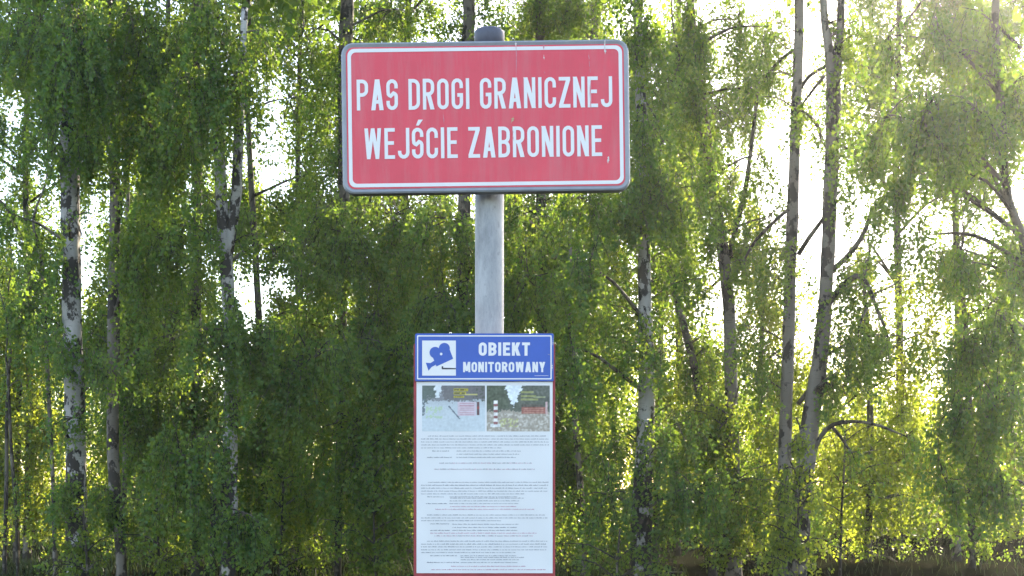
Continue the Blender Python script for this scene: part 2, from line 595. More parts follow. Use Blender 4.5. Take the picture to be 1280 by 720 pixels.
    if sub.v:
        o = link_obj('branches', sub.mesh('branches', BARK['dark'], True), root)
        o['kind'] = 'stuff'
    o = link_obj('twigs', tw, root)
    o['kind'] = 'stuff'
    o = link_obj('crown', lv, root)
    o['kind'] = 'stuff'
    return root


BG = 'birch trees along the wood edge'
# ---- left part of the picture
tree('birch_tree', 'stout white birch with black bark patches nearest the left edge', 'tree', BG, 18.0,
     [(97, 690, 28), (95, 600, 26), (93, 500, 25), (90, 400, 23), (88, 250, 22), (84, 120, 19), (82, 0, 17)], 18, 'white',
     [(35, 55, 60, 70, 1.0), (95, 70, 55, 95, 1.0, -.6), (60, 130, 40, 60, .8), (115, 190, 38, 45, .9, -.5), (75, 195, 30, 40, .9, -.7), (70, 440, 50, 40, .8, -.4), (120, 470, 45, 35, .8, -.5),
      (85, 620, 45, 40, .8, -.6), (20, 290, 36, 45, .8), (75, 320, 16, 50, .55, -.4), (92, 290, 24, 40, .5, -.7), (92, 540, 34, 40, .7, -.7), (55, 380, 40, 35, .8)], crown_n=11, crown_w=2.2, tint=.40)
tree('birch_tree', 'slender grey-white birch just right of the stout left birch', 'tree', BG, 20.0,
     [(152, 715, 13), (147, 640, 15), (141, 560, 15), (142, 400, 15), (144, 250, 14), (140, 100, 12), (138, 0, 11)], 17, 'grey',
     [(180, 70, 55, 85, 1.3, -2.2), (185, 190, 50, 85, 1.3, -2.2), (150, 130, 40, 70, 1.0, -1.6), (200, 320, 48, 60, 1.1, -1.5), (165, 350, 34, 60, 1.0, -1.2), (130, 430, 40, 45, .8), (215, 440, 60, 50, 1.0, -.8), (160, 640, 60, 40, .9)],
     crown_n=12, crown_w=2.0, tint=.50)
tree('young_birch', 'thin straight young birch between the grey birch and dark trunk', 'tree', BG, 22.0,
     [(156, 580, 6), (158, 480, 6), (158, 350, 6), (160, 240, 5)], 11, 'grey',
     [(170, 480, 45, 60, .9), (190, 560, 50, 50, .9), (170, 380, 40, 50, .8)], tint=.45, sides=7)
tree('young_birch', 'thin pale sapling stem left of the stout birch trunk', 'tree', BG, 21.0,
     [(69, 720, 6), (66, 600, 5), (60, 480, 5), (52, 330, 4)], 8.5, 'grey',
     [(45, 330, 45, 50, .8), (40, 420, 45, 45, .7), (60, 500, 28, 40, .35)], tint=.4, sides=7)
tree('young_birch', 'thin dark sapling at the far left edge before bright leaves', 'tree', BG, 21.5,
     [(6, 690, 5), (8, 600, 5), (9, 500, 4), (14, 420, 4)], 6.0, 'dark',
     [(8, 400, 30, 40, .5), (0, 330, 30, 40, .7)], tint=.55, sides=7)
tree('young_birch', 'second thin dark sapling from the left picture edge', 'tree', BG, 21.0,
     [(22, 720, 4), (20, 640, 4), (14, 560, 4), (10, 470, 3)], 5.0, 'dark',
     [(18, 480, 24, 30, .3), (30, 640, 30, 40, .3)], tint=.55, sides=7)
tree('birch_tree', 'forked white birch with dark diamond marks left of the signs', 'tree', BG, 17.5,
     [(285, 712, 21), (287, 585, 20), (289, 470, 17), (286, 380, 16), (281, 310, 16), (276, 240, 14), (273, 150, 13), (268, 60, 11), (262, 0, 9)], 17, 'white',
     [(275, 60, 40, 70, 1.2, -.8), (235, 130, 38, 80, .9, -.6), (300, 120, 32, 70, .9, -.6), (325, 60, 35, 50, .7), (320, 300, 34, 36, .9), (345, 330, 50, 40, .7, .5), (240, 300, 32, 50, .8, -.5),
      (260, 440, 45, 60, .9, -.8), (320, 450, 50, 60, 1.0, -.3), (262, 570, 34, 50, .6, -.7), (286, 390, 28, 50, .6, -.7), (288, 510, 30, 50, .6, -.7), (300, 660, 60, 50, .9, -.8), (225, 600, 50, 70, 1.0, -.4), (390, 480, 60, 70, 1.1)],
     extra_stems=[[(284, 320, 13), (290, 285, 13), (296, 240, 13), (298, 170, 12), (302, 90, 10), (306, 10, 8)], [(283, 640, 7), (268, 600, 7), (267, 660, 8), (266, 712, 9)]], crown_n=11, crown_w=2.1, tint=.45)
tree('birch_tree', 'dark straight trunk left of the forked white birch', 'tree', BG, 21.5,
     [(247, 700, 13), (245, 560, 12), (246, 330, 11), (248, 200, 10), (246, 60, 9), (245, 0, 8)], 16, 'dark',
     [(200, 260, 45, 60, 1.0), (225, 400, 50, 60, 1.1), (190, 480, 50, 60, 1.0), (240, 520, 55, 60, 1.1), (250, 640, 70, 50, 1.0), (210, 40, 50, 50, .9)], crown_n=12, crown_w=2.2, tint=.38)
tree('birch_tree', 'brown slanting thin trunk right of the forked white birch', 'tree', BG, 22.0,
     [(330, 600, 9), (325, 430, 9), (317, 280, 8), (312, 190, 7), (308, 90, 6)], 14, 'dark',
     [(360, 150, 45, 60, .55), (385, 240, 40, 50, .6), (355, 420, 50, 50, 1.1), (340, 560, 60, 70, 1.2), (370, 640, 60, 60, 1.1), (340, 40, 40, 50, .6)], crown_n=9, crown_w=2.0, tint=.42)
# ---- middle
tree('birch_tree', 'tall dark trunk rising behind the red sign left corner', 'tree', BG, 20.5,
     [(422, 716, 9), (424, 600, 10), (427, 430, 12), (430, 230, 15), (432, 60, 17), (434, 0, 17)], 19, 'dark',
     [(400, 110, 40, 60, .9), (410, 200, 30, 60, 1.0), (400, 300, 50, 70, 1.0, -1), (440, 330, 60, 80, 1.2, -1.5), (490, 300, 60, 70, 1.2, -1), (470, 420, 70, 70, 1.3, -1.5), (400, 440, 60, 70, 1.1, -.6), (440, 560, 80, 80, 1.3, -1.2), (480, 660, 60, 60, 1.1, -1), (380, 60, 34, 50, .5), (490, 30, 50, 40, .7), (440, 40, 30, 40, .5)],
     crown_n=11, crown_w=2.5, dmul=.62, tint=.45)
tree('birch_tree', 'dark leafy trunk showing above the sign left of the post cap', 'tree', BG, 19.5,
     [(575, 640, 15), (578, 420, 16), (582, 200, 16), (585, 50, 15), (586, 0, 14)], 19, 'dark',
     [(545, 30, 45, 45, 1.0), (600, 20, 25, 40, .8), (560, 300, 60, 60, 1.3, -1), (555, 400, 60, 70, 1.3, -1), (500, 480, 60, 80, 1.3, -1.2), (480, 580, 70, 80, 1.2, -1), (650, 290, 60, 50, 1.0, -1), (660, 380, 60, 70, 1.2, -1)],
     crown_n=11, crown_w=2.5, dmul=.62, tint=.45)
tree('birch_tree', 'dark trunk mostly hidden by leaves above the sign middle right', 'tree', BG, 22.0,
     [(680, 640, 13), (678, 420, 13), (676, 240, 12), (675, 40, 12), (674, 0, 11)], 18, 'dark',
     [(660, 25, 50, 40, .9), (720, 25, 50, 40, 1.0), (690, 300, 55, 60, 1.2), (720, 380, 50, 70, 1.1), (700, 500, 50, 70, 1.0), (720, 600, 50, 60, 1.0)], crown_n=12, crown_w=2.4, tint=.42)
tree('birch_tree', 'thick pale birch trunk right of the notice board', 'tree', BG, 18.0,
     [(801, 712, 27), (802, 640, 26), (806, 560, 23), (808, 470, 20), (806, 380, 17), (805, 310, 15), (803, 200, 14), (800, 100, 12), (798, 0, 11)], 18, 'white',
     [(800, 50, 30, 70, 1.3, -.6), (808, 150, 34, 60, 1.2, -.6), (790, 250, 50, 50, 1.2, -.5), (735, 270, 50, 50, 1.2, -.6), (840, 250, 45, 60, 1.0, -.3), (735, 360, 45, 60, 1.1, -.8), (715, 460, 38, 60, 1.0, -.8), (850, 330, 45, 50, .8), (770, 420, 45, 50, .7),
      (840, 560, 45, 60, .7, -.4), (760, 640, 50, 50, .8, -.6), (870, 640, 60, 60, .9, -.5), (770, 550, 40, 50, .6), (806, 440, 34, 50, .8, -.6), (800, 600, 30, 40, .35, -.6), (806, 250, 30, 40, .8, -.6)], crown_n=12, crown_w=2.0, tint=.40)
tree('young_birch', 'thin grey stem between the notice board and thick birch', 'tree', BG, 20.0,
     [(729, 690, 9), (726, 620, 8), (720, 540, 7), (716, 440, 6)], 8, 'grey',
     [(720, 440, 40, 50, .8), (745, 560, 36, 40, .5), (715, 660, 36, 50, .7)], tint=.45, sides=8)
tree('birch_tree', 'dark slanting trunk right of the thick pale birch', 'tree', BG, 21.0,
     [(880, 560, 10), (870, 470, 10), (857, 415, 9), (843, 362, 8), (830, 280, 7)], 11, 'dark',
     [(830, 220, 45, 50, .8), (860, 300, 45, 45, .8), (890, 420, 50, 60, .8), (880, 540, 60, 60, 1.0)], tint=.5, sides=9)
# ---- right
tree('birch_tree', 'leaf-clad leaning birch with grey lower trunk left of the twin trunks', 'tree', BG, 19.5,
     [(916, 640, 19), (914, 480, 17), (911, 380, 15), (903, 310, 15), (890, 220, 13), (878, 140, 12), (868, 60, 11), (863, 0, 10)], 16, 'grey',
     [(866, 30, 18, 60, 1.3, -.4), (874, 110, 18, 60, 1.4, -.4), (884, 200, 22, 50, 1.4, -.4), (893, 280, 30, 45, 1.1, -.4), (925, 60, 16, 80, .9), (938, 130, 26, 40, .7), (950, 215, 30, 50, 1.0), (960, 290, 34, 40, 1.0), (962, 60, 26, 60, .8), (850, 130, 28, 70, .6), (940, 300, 40, 50, .6), (905, 570, 55, 60, .8)],
     limbs=[[0.6, (908, 335, 8), (920, 285, 7), (932, 235, 6), (943, 150, 5), (948, 100, 4)]], crown_n=6, crown_w=1.3, tint=.46)
tree('birch_tree', 'left of twin bare backlit trunks against the white sky', 'tree', BG, 18.5,
     [(981, 620, 18), (982, 530, 16), (985, 430, 15), (989, 320, 14), (993, 200, 13), (997, 80, 12), (999, 0, 11)], 17, 'grey',
     [(965, 30, 22, 60, .5), (960, 130, 22, 50, .45), (955, 330, 40, 60, .5), (950, 450, 45, 60, .6), (975, 640, 60, 50, .9, -.4)],
     limbs=[[-.5, (998, 318, 6), (1012, 296, 6), (1030, 272, 5), (1048, 240, 3)], [.4, (1000, 112, 5), (1012, 95, 5), (1035, 80, 4), (1060, 50, 3)], [.5, (988, 260, 5), (970, 275, 5), (945, 300, 4), (930, 325, 3)],
            [.3, (996, 60, 4), (975, 75, 4), (958, 95, 3)], [-.4, (998, 505, 6), (1010, 490, 6), (1032, 475, 5), (1045, 470, 3)]], crown_n=5, crown_w=1.3, tint=.5)
tree('birch_tree', 'right of twin bare backlit trunks, thicker and forked at the top', 'tree', BG, 18.0,
     [(1002, 640, 24), (1012, 535, 22), (1022, 470, 20), (1030, 400, 18), (1036, 290, 17), (1040, 190, 17), (1042, 110, 17), (1034, 50, 10), (1029, 0, 9)], 16, 'grey',
     [(1062, 30, 26, 50, .9), (1050, 200, 18, 60, .7, -.4), (1065, 90, 26, 60, .6), (1080, 380, 30, 50, .8, -.4), (1060, 440, 36, 50, .7, -.5), (1070, 330, 34, 26, .8, -.3), (1110, 440, 40, 50, .7)],
     extra_stems=[[(1042, 125, 12), (1046, 90, 11), (1050, 40, 10), (1053, -40, 9)]],
     limbs=[[-.3, (1026, 172, 4), (1022, 158, 5), (1012, 145, 4), (1001, 138, 3)], [-.5, (1040, 338, 8), (1058, 322, 7), (1075, 300, 6), (1086, 276, 5), (1094, 255, 3)],
            [-.7, (1036, 380, 8), (1050, 360, 8), (1070, 345, 7), (1082, 352, 6), (1094, 380, 5), (1104, 405, 4), (1112, 428, 3)], [-.5, (1090, 374, 4), (1082, 388, 4), (1076, 402, 3), (1073, 412, 2)],
            [-.8, (1016, 568, 7), (1026, 545, 6), (1042, 531, 5.5), (1066, 527, 4.5), (1092, 530, 4), (1114, 538, 3), (1134, 546, 1.5)], [-.6, (1040, 533, 5), (1052, 548, 4), (1064, 566, 3)],
            [.4, (1030, 95, 5), (1018, 110, 4), (1003, 130, 3)], [-.3, (1012, 500, 6), (1022, 485, 6), (1032, 478, 4)]], crown_n=6, crown_w=1.5, tint=.5)
tree('birch_tree', 'leaning dark-limbed birch at the right edge with drooping leaves', 'tree', BG, 16.0,
     [(1310, 690, 22), (1300, 500, 18), (1292, 380, 14), (1278, 295, 11), (1262, 255, 9), (1254, 200, 11), (1250, 120, 10), (1244, 30, 9)], 15, 'dark',
     [(1235, 60, 55, 55, 1.0), (1165, 60, 50, 50, .8, -.3), (1110, 70, 34, 60, .7), (1160, 160, 55, 60, 1.3, -.8), (1110, 170, 40, 60, .9, -.4), (1220, 160, 50, 60, 1.2, -.8), (1190, 230, 55, 40, 1.1, -.5), (1130, 250, 50, 50, 1.0, -.3), (1090, 230, 24, 50, .7), (1270, 130, 34, 90, 1.0), (1150, 310, 50, 36, .7),
      (1255, 330, 45, 50, 1.0, -.4), (1200, 345, 50, 40, .8), (1260, 430, 45, 60, 1.2, -.6), (1205, 450, 45, 60, .8, -.3), (1245, 530, 55, 60, 1.3, -.8), (1190, 540, 40, 60, .9, -.6), (1255, 620, 55, 50, 1.1, -.8), (1180, 620, 45, 50, .9, -.6)],
     limbs=[[.8, (1290, 345, 5.9), (1262, 335, 5.2), (1232, 322, 3.9), (1205, 312, 2.6)], [.6, (1262, 255, 5.9), (1250, 238, 5.2), (1243, 222, 3.9), (1232, 200, 2.6)], [.5, (1276, 60, 4.5), (1260, 45, 4.5), (1245, 30, 3.2), (1225, 15, 2.6)], [.6, (1256, 190, 3.9), (1262, 160, 3.9), (1264, 120, 3.2)],
            [.5, (1290, 420, 3.9), (1262, 395, 3.9), (1235, 385, 3.2), (1210, 392, 2.0)]], crown_n=5, crown_w=1.6, tint=.34)

# ---- taller trees behind the front row
BT = 'tall background birches'
RF = np.random.default_rng(11)
for lab, d_, x_, w_t, bk_, lb_ in (
    ('tall thin birch behind the stout left birch, near the left edge', 27.0, 34, 9, 'grey', [(30, 60, 60, 70, .8), (20, 180, 50, 60, .6), (60, 250, 50, 60, .6), (30, 330, 60, 60, .9)]),
    ('tall hazy trunk in the gap between slender and dark left trunks', 28.0, 208, 9, 'dark', [(190, 60, 60, 70, .9), (215, 170, 55, 70, .9), (190, 280, 60, 60, .9), (240, 370, 60, 60, 1.0), (270, 170, 40, 80, .7)]),
    ('tall thin trunk standing in the bright gap left of the red sign', 28.0, 374, 7, 'dark', [(350, 60, 60, 60, .6), (390, 150, 50, 60, .6), (350, 270, 50, 50, .6), (400, 300, 50, 50, .8), (380, 400, 60, 50, 1.0), (300, 260, 40, 60, .7)]),
    ('tall dark background tree with its crown over the sign left half', 29.0, 508, 11, 'dark', [(470, 20, 60, 40, .8), (540, 20, 50, 40, .8), (460, 260, 60, 50, 1.0), (540, 270, 60, 50, 1.0), (500, 350, 70, 60, 1.1)]),
    ('tall background birch with its crown over the sign right half', 29.0, 742, 11, 'dark', [(690, 20, 60, 40, .8), (750, 20, 50, 40, .9), (800, 90, 40, 80, .7), (740, 270, 60, 50, 1.0), (690, 340, 60, 60, 1.1), (810, 260, 50, 70, .9)]),
    ('tall thin background birch right of the sign, left of the leaning birch', 28.0, 846, 9, 'dark', [(840, 60, 40, 80, .7), (850, 180, 40, 70, .7), (890, 150, 34, 80, .5), (860, 280, 50, 50, 1.0), (925, 230, 40, 60, .5), (930, 60, 30, 70, .4)]),
    ('tall background birch right of the twin trunks', 27.0, 1122, 10, 'dark', [(1110, 60, 50, 60, .8), (1090, 170, 40, 70, .7), (1150, 160, 50, 60, .9), (1120, 270, 60, 40, 1.0), (1170, 40, 50, 50, .8)]),
    ('tall background birch behind the drooping leaves at far right', 27.0, 1196, 10, 'grey', [(1200, 60, 60, 60, .9), (1250, 120, 50, 70, .9), (1190, 170, 50, 60, .8), (1240, 240, 50, 50, .7), (1270, 330, 50, 60, .9), (1180, 300, 50, 40, .8)]),
):
    tree('birch_tree', lab, 'tree', BT, d_, [(x_, 690, w_t * 1.2), (x_ + 3, 450, w_t), (x_ - 2, 220, w_t * .85), (x_ + 2, 20, w_t * .7)], 19.5, bk_, lb_ + [(x_ + RF.uniform(-120, 120), RF.uniform(-30, 380), RF.uniform(32, 55), RF.uniform(34, 60), .75, RF.uniform(-1.5, 1.5)) for _ in range(16)], crown_n=8, crown_w=2.4, tint=.45, lscale=1.3, sides=8)

# ---- sunlit trees and bushes farther back; leaf tint also paints in light and shade
BK = 'sunlit young trees behind the birches'
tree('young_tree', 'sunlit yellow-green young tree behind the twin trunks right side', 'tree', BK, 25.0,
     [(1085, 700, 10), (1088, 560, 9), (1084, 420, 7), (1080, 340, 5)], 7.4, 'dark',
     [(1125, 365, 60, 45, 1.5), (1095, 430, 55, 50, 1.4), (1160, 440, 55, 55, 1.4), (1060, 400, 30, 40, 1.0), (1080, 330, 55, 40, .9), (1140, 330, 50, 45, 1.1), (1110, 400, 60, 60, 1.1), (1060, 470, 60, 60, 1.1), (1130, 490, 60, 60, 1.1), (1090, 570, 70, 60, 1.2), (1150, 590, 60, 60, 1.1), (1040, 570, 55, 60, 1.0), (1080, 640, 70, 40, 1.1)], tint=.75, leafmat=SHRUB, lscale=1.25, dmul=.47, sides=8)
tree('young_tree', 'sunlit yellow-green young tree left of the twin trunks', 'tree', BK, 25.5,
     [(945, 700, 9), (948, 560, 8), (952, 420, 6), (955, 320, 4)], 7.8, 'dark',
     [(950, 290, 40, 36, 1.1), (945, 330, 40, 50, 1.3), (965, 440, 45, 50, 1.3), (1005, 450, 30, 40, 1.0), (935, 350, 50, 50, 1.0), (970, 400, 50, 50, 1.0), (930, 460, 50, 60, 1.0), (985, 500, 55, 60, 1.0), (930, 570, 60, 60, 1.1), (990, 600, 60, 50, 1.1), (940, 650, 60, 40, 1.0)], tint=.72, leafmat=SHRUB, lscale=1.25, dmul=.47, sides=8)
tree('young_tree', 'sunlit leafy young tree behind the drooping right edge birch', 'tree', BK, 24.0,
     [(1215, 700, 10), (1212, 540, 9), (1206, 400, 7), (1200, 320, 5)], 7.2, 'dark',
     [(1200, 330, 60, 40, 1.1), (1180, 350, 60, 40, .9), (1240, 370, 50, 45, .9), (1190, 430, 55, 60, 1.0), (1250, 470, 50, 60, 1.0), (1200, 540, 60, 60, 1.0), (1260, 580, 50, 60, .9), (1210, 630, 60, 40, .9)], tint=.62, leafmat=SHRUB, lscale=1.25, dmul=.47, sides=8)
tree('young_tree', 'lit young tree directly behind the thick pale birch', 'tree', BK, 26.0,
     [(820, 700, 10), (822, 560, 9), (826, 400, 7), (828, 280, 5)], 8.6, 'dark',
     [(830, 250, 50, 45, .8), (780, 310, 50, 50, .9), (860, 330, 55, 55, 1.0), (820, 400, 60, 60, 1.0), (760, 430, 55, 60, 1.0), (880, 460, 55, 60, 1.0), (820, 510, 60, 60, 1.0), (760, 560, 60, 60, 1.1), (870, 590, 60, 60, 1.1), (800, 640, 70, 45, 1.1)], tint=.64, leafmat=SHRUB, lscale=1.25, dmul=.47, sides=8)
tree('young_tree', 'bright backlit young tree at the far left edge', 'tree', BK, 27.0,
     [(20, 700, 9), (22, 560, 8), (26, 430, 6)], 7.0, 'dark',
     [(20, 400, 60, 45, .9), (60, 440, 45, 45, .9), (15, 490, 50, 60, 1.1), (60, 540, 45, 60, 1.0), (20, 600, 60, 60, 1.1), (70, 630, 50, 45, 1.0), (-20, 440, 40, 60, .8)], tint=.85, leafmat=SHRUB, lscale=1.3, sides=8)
tree('young_tree', 'dim green young tree between stout left birch and forked birch', 'tree', BK, 26.0,
     [(190, 700, 9), (188, 560, 8), (186, 400, 6)], 8.0, 'dark',
     [(140, 360, 50, 50, .8), (200, 360, 50, 50, .8), (120, 430, 50, 60, 1.0), (180, 450, 60, 60, 1.1), (240, 440, 50, 60, 1.0), (150, 540, 60, 60, 1.1), (220, 560, 60, 60, 1.1), (130, 630, 60, 45, 1.0), (210, 640, 60, 45, 1.1)], tint=.55, leafmat=SHRUB, lscale=1.3, sides=8)
tree('young_tree', 'shaded young tree filling the gap left of the notice board', 'tree', BK, 25.0,
     [(370, 700, 10), (372, 560, 9), (376, 400, 7)], 8.2, 'dark',
     [(340, 390, 50, 45, .9), (400, 400, 50, 50, 1.0), (450, 420, 50, 50, 1.0), (330, 480, 60, 60, 1.1), (400, 500, 60, 60, 1.1), (470, 520, 60, 60, 1.1), (330, 590, 60, 60, 1.1), (400, 610, 60, 60, 1.1), (470, 620, 60, 60, 1.1), (500, 400, 50, 60, 1.0)], dmul=.62, tint=.5, leafmat=SHRUB, lscale=1.3, sides=8)
tree('young_tree', 'shaded leafy young tree just right of the sign post', 'tree', BK, 25.5,
     [(640, 700, 10), (642, 540, 9), (646, 380, 7)], 9.0, 'dark',
     [(610, 280, 55, 45, .9), (670, 270, 50, 45, .9), (560, 330, 55, 55, 1.0), (640, 350, 60, 60, 1.1), (710, 350, 55, 60, 1.0), (720, 450, 45, 60, 1.0), (530, 400, 50, 60, 1.0), (720, 560, 45, 60, 1.0), (715, 650, 45, 45, 1.0)], tint=.5, leafmat=SHRUB, lscale=1.3, sides=8)

# ---- undergrowth bushes
BU = 'bushes in the undergrowth'
tree('bush', 'leafy green bush at the foot of the stout left birch', 'bush', BU, 17.2, [(110, 735, 3), (108, 690, 3), (104, 640, 2)], 1.5, 'dark',
     [(90, 690, 50, 36, 1.1), (60, 712, 40, 30, 1.0), (115, 665, 40, 30, .7)], tint=.45, leafmat=SHRUB, sides=6, twl=(.3, .6), autolimb=False)
tree('bush', 'low leafy bush below the slender grey birch', 'bush', BU, 18.5, [(200, 725, 3), (198, 680, 3), (196, 620, 2)], 1.9, 'dark',
     [(190, 640, 45, 40, .9), (215, 690, 45, 34, 1.0), (165, 690, 16, 24, .5)], tint=.5, leafmat=SHRUB, sides=6, twl=(.3, .6), autolimb=False)
tree('bush', 'wide dark green bush left of the notice board bottom', 'bush', BU, 18.0, [(470, 730, 3), (468, 680, 3), (466, 600, 2)], 2.2, 'dark',
     [(480, 620, 50, 60, 1.1), (440, 680, 60, 40, 1.0), (500, 690, 40, 40, 1.1)], tint=.35, leafmat=SHRUB, sides=6, twl=(.3, .6), autolimb=False)
tree('bush', 'tangled bush between the forked birch and wide bush', 'bush', BU, 19.5, [(350, 715, 3), (352, 670, 3), (354, 600, 2)], 2.4, 'dark',
     [(345, 640, 50, 55, 1.0), (380, 690, 50, 30, .8), (310, 690, 30, 30, .8)], tint=.45, leafmat=SHRUB, sides=6, twl=(.3, .6), autolimb=False)
tree('bush', 'bush at the foot of the thick pale birch', 'bush', BU, 17.0, [(770, 745, 3), (772, 700, 3), (775, 660, 2)], 1.4, 'dark',
     [(760, 700, 50, 34, 1.0), (830, 712, 50, 26, 1.1), (715, 700, 26, 34, .8)], tint=.5, leafmat=SHRUB, sides=6, twl=(.3, .6), autolimb=False)
tree('bush', 'leafy bush hiding the feet of the twin trunks', 'bush', BU, 17.0, [(1000, 745, 4), (998, 680, 3), (996, 600, 2)], 2.6, 'dark',
     [(975, 590, 45, 45, .9), (1020, 600, 45, 45, .9), (960, 650, 50, 45, 1.0), (1015, 660, 50, 40, 1.0), (990, 700, 70, 30, 1.0), (1005, 560, 24, 24, .7)], tint=.75, dmul=.6, leafmat=SHRUB, sides=6, twl=(.35, .7), autolimb=False)  # leaf tint raised so the bush looks sunlit
tree('bush', 'broad green bush below the leaf-clad leaning birch', 'bush', BU, 19.0, [(900, 720, 4), (905, 650, 3), (908, 560, 2)], 3.2, 'dark',
     [(900, 560, 60, 60, 1.0), (940, 620, 55, 50, 1.0), (880, 650, 60, 50, 1.1), (960, 560, 45, 50, .9), (930, 690, 70, 30, 1.0)], tint=.55, leafmat=SHRUB, sides=6, twl=(.35, .7), autolimb=False)
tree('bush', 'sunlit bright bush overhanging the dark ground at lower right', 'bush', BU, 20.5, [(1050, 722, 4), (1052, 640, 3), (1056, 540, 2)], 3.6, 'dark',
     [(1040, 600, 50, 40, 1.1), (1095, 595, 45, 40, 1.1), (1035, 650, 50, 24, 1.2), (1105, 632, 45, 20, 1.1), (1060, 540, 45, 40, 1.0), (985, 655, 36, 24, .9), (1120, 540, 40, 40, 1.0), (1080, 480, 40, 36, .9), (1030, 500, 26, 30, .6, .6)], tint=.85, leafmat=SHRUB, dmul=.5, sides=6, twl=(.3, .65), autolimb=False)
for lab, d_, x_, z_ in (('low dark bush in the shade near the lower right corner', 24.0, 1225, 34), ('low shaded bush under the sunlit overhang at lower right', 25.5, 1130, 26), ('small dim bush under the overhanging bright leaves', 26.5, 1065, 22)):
    tree('bush', lab, 'bush', BU, d_, [(x_, 706, 3), (x_ + 2, 696, 2)], .9, 'dark', [(x_ - 22, 692, 34, z_ * .6, .8), (x_ + 24, 690, 36, z_ * .7, .8)], tint=.2, leafmat=SHRUB, sides=6, twl=(.2, .45), autolimb=False)  # low leaf tint puts the shade into the leaf colour
print('leaves', STATS['leaves'])

# ---- the wood beyond, one dense mass
def far_wood():
    r = np.random.default_rng(99)
    n = 7000
    x = r.uniform(-21, 25, n)
    y = r.uniform(32, 46, n)
    top = 6.2 + 1.4 * np.sin(x * 0.31 + 1) + 1.1 * np.sin(x * 0.83) + 0.08 * (y - 33) - 1.8 * np.exp(-((x - 8) / 5) ** 2)
    z = 0.5 + r.random(n) ** 0.8 * top
    S = np.stack([x, y, z], -1)
    LN = r.uniform(.8, 1.5, n)
    OUT = r.normal(0, .5, (n, 3))
    k = keep_mask(S, r)
    S, LN, OUT = S[k], LN[k], OUT[k]
    tw, lv, m_ = twig_and_leaf_meshes(S, LN, OUT, np.full(len(S), 2.5), r, .5, SHRUB, BARK['dark'], np.zeros(3), 1.0, .022)
    o = link_obj('distant_woodland', lv)
    o['kind'] = 'stuff'
    o['label'] = 'dense green woodland closing the view behind the trees'
    o['category'] = 'woodland'
    t = link_obj('twigs', tw, o)
    t['kind'] = 'stuff'


far_wood()


def grass():
    r = np.random.default_rng(5)
    n = 20000
    y = 14 + 22 * r.random(n)
    x = np.where(r.random(n) < .93, r.uniform(-.5, .1, n), r.uniform(.1, .5, n)) * y * 0.95
    z = ground_z(x, y)
    h = r.uniform(.08, .26, n)
    a = r.uniform(0, 2 * math.pi, n)
    w = 0.006 + 0.004 * r.random(n)
    ln = r.normal(0, .35, (n, 2)) * h[:, None]
    b = np.stack([x, y, z], -1)
    s = np.stack([np.cos(a) * w, np.sin(a) * w, 0 * w], -1)
    tip = b + np.stack([ln[:, 0], ln[:, 1], h], -1)
    mid = b * .5 + tip * .5 + np.stack([0 * h, 0 * h, h * .12], -1)
    V = np.stack([b - s, b + s, mid + s * .7, mid - s * .7, tip], 1).reshape(-1, 3)
    o5 = np.arange(n) * 5
    f = np.concatenate([np.stack([o5, o5 + 1, o5 + 2], -1), np.stack([o5, o5 + 2, o5 + 3], -1), np.stack([o5 + 3, o5 + 2, o5 + 4], -1)])
    o = link_obj('grass', mesh_from('grass', V, f, GRASS, False, np.repeat(r.random(n), 5)))
    o['kind'] = 'stuff'
    o['label'] = 'rough grass growing on the woodland floor'
    o['category'] = 'grass'


grass()

# ------------------------------------------------------------------ signs
PX = DS / F      # metres per picture pixel on the sign plane


def rrect(w, h, r_, seg=6):
    pts = []
    for cx, cz, a0 in ((w / 2 - r_, h / 2 - r_, 0), (-w / 2 + r_, h / 2 - r_, 90), (-w / 2 + r_, -h / 2 + r_, 180), (w / 2 - r_, -h / 2 + r_, 270)):
        for i in range(seg + 1):
            a = math.radians(a0 + 90 * i / seg)
            pts.append((cx + r_ * math.cos(a), cz + r_ * math.sin(a)))
    return pts


def loft(loops):
    """loops: list of (list of (x,z), y); closed skin with end caps"""
    g_ = Geo()
    n = len(loops[0][0])
    for lp, y in loops:
        g_.v.extend([(x, y, z) for x, z in lp])
    for i in range(len(loops) - 1):
        for j in range(n):
            k = (j + 1) % n
            g_.f.append((i * n + j, i * n + k, (i + 1) * n + k, (i + 1) * n + j))
    g_.f.append(tuple(range(n)))
    g_.f.append(tuple((len(loops) - 1) * n + j for j in range(n))[::-1])
    return g_


def flat(pts, y):
    g_ = Geo()
    g_.v = [(x, y, z) for x, z in pts]
    g_.f = [tuple(range(len(pts)))]
    return g_


def ring(outer, inner, y):
    g_ = Geo()
    n = len(outer)
    g_.v = [(x, y, z) for x, z in outer] + [(x, y, z) for x, z in inner]
    g_.f = [(j, (j + 1) % n, n + (j + 1) % n, n + j) for j in range(n)]
    return g_


# stroke lettering: every glyph is a set of centre lines in a box of height 1
def arc(cx, cy, rx, ry, a0, a1, n=7):
    return [(cx + rx * math.cos(math.radians(a0 + (a1 - a0) * i / n)), cy + ry * math.sin(math.radians(a0 + (a1 - a0) * i / n))) for i in range(n + 1)]


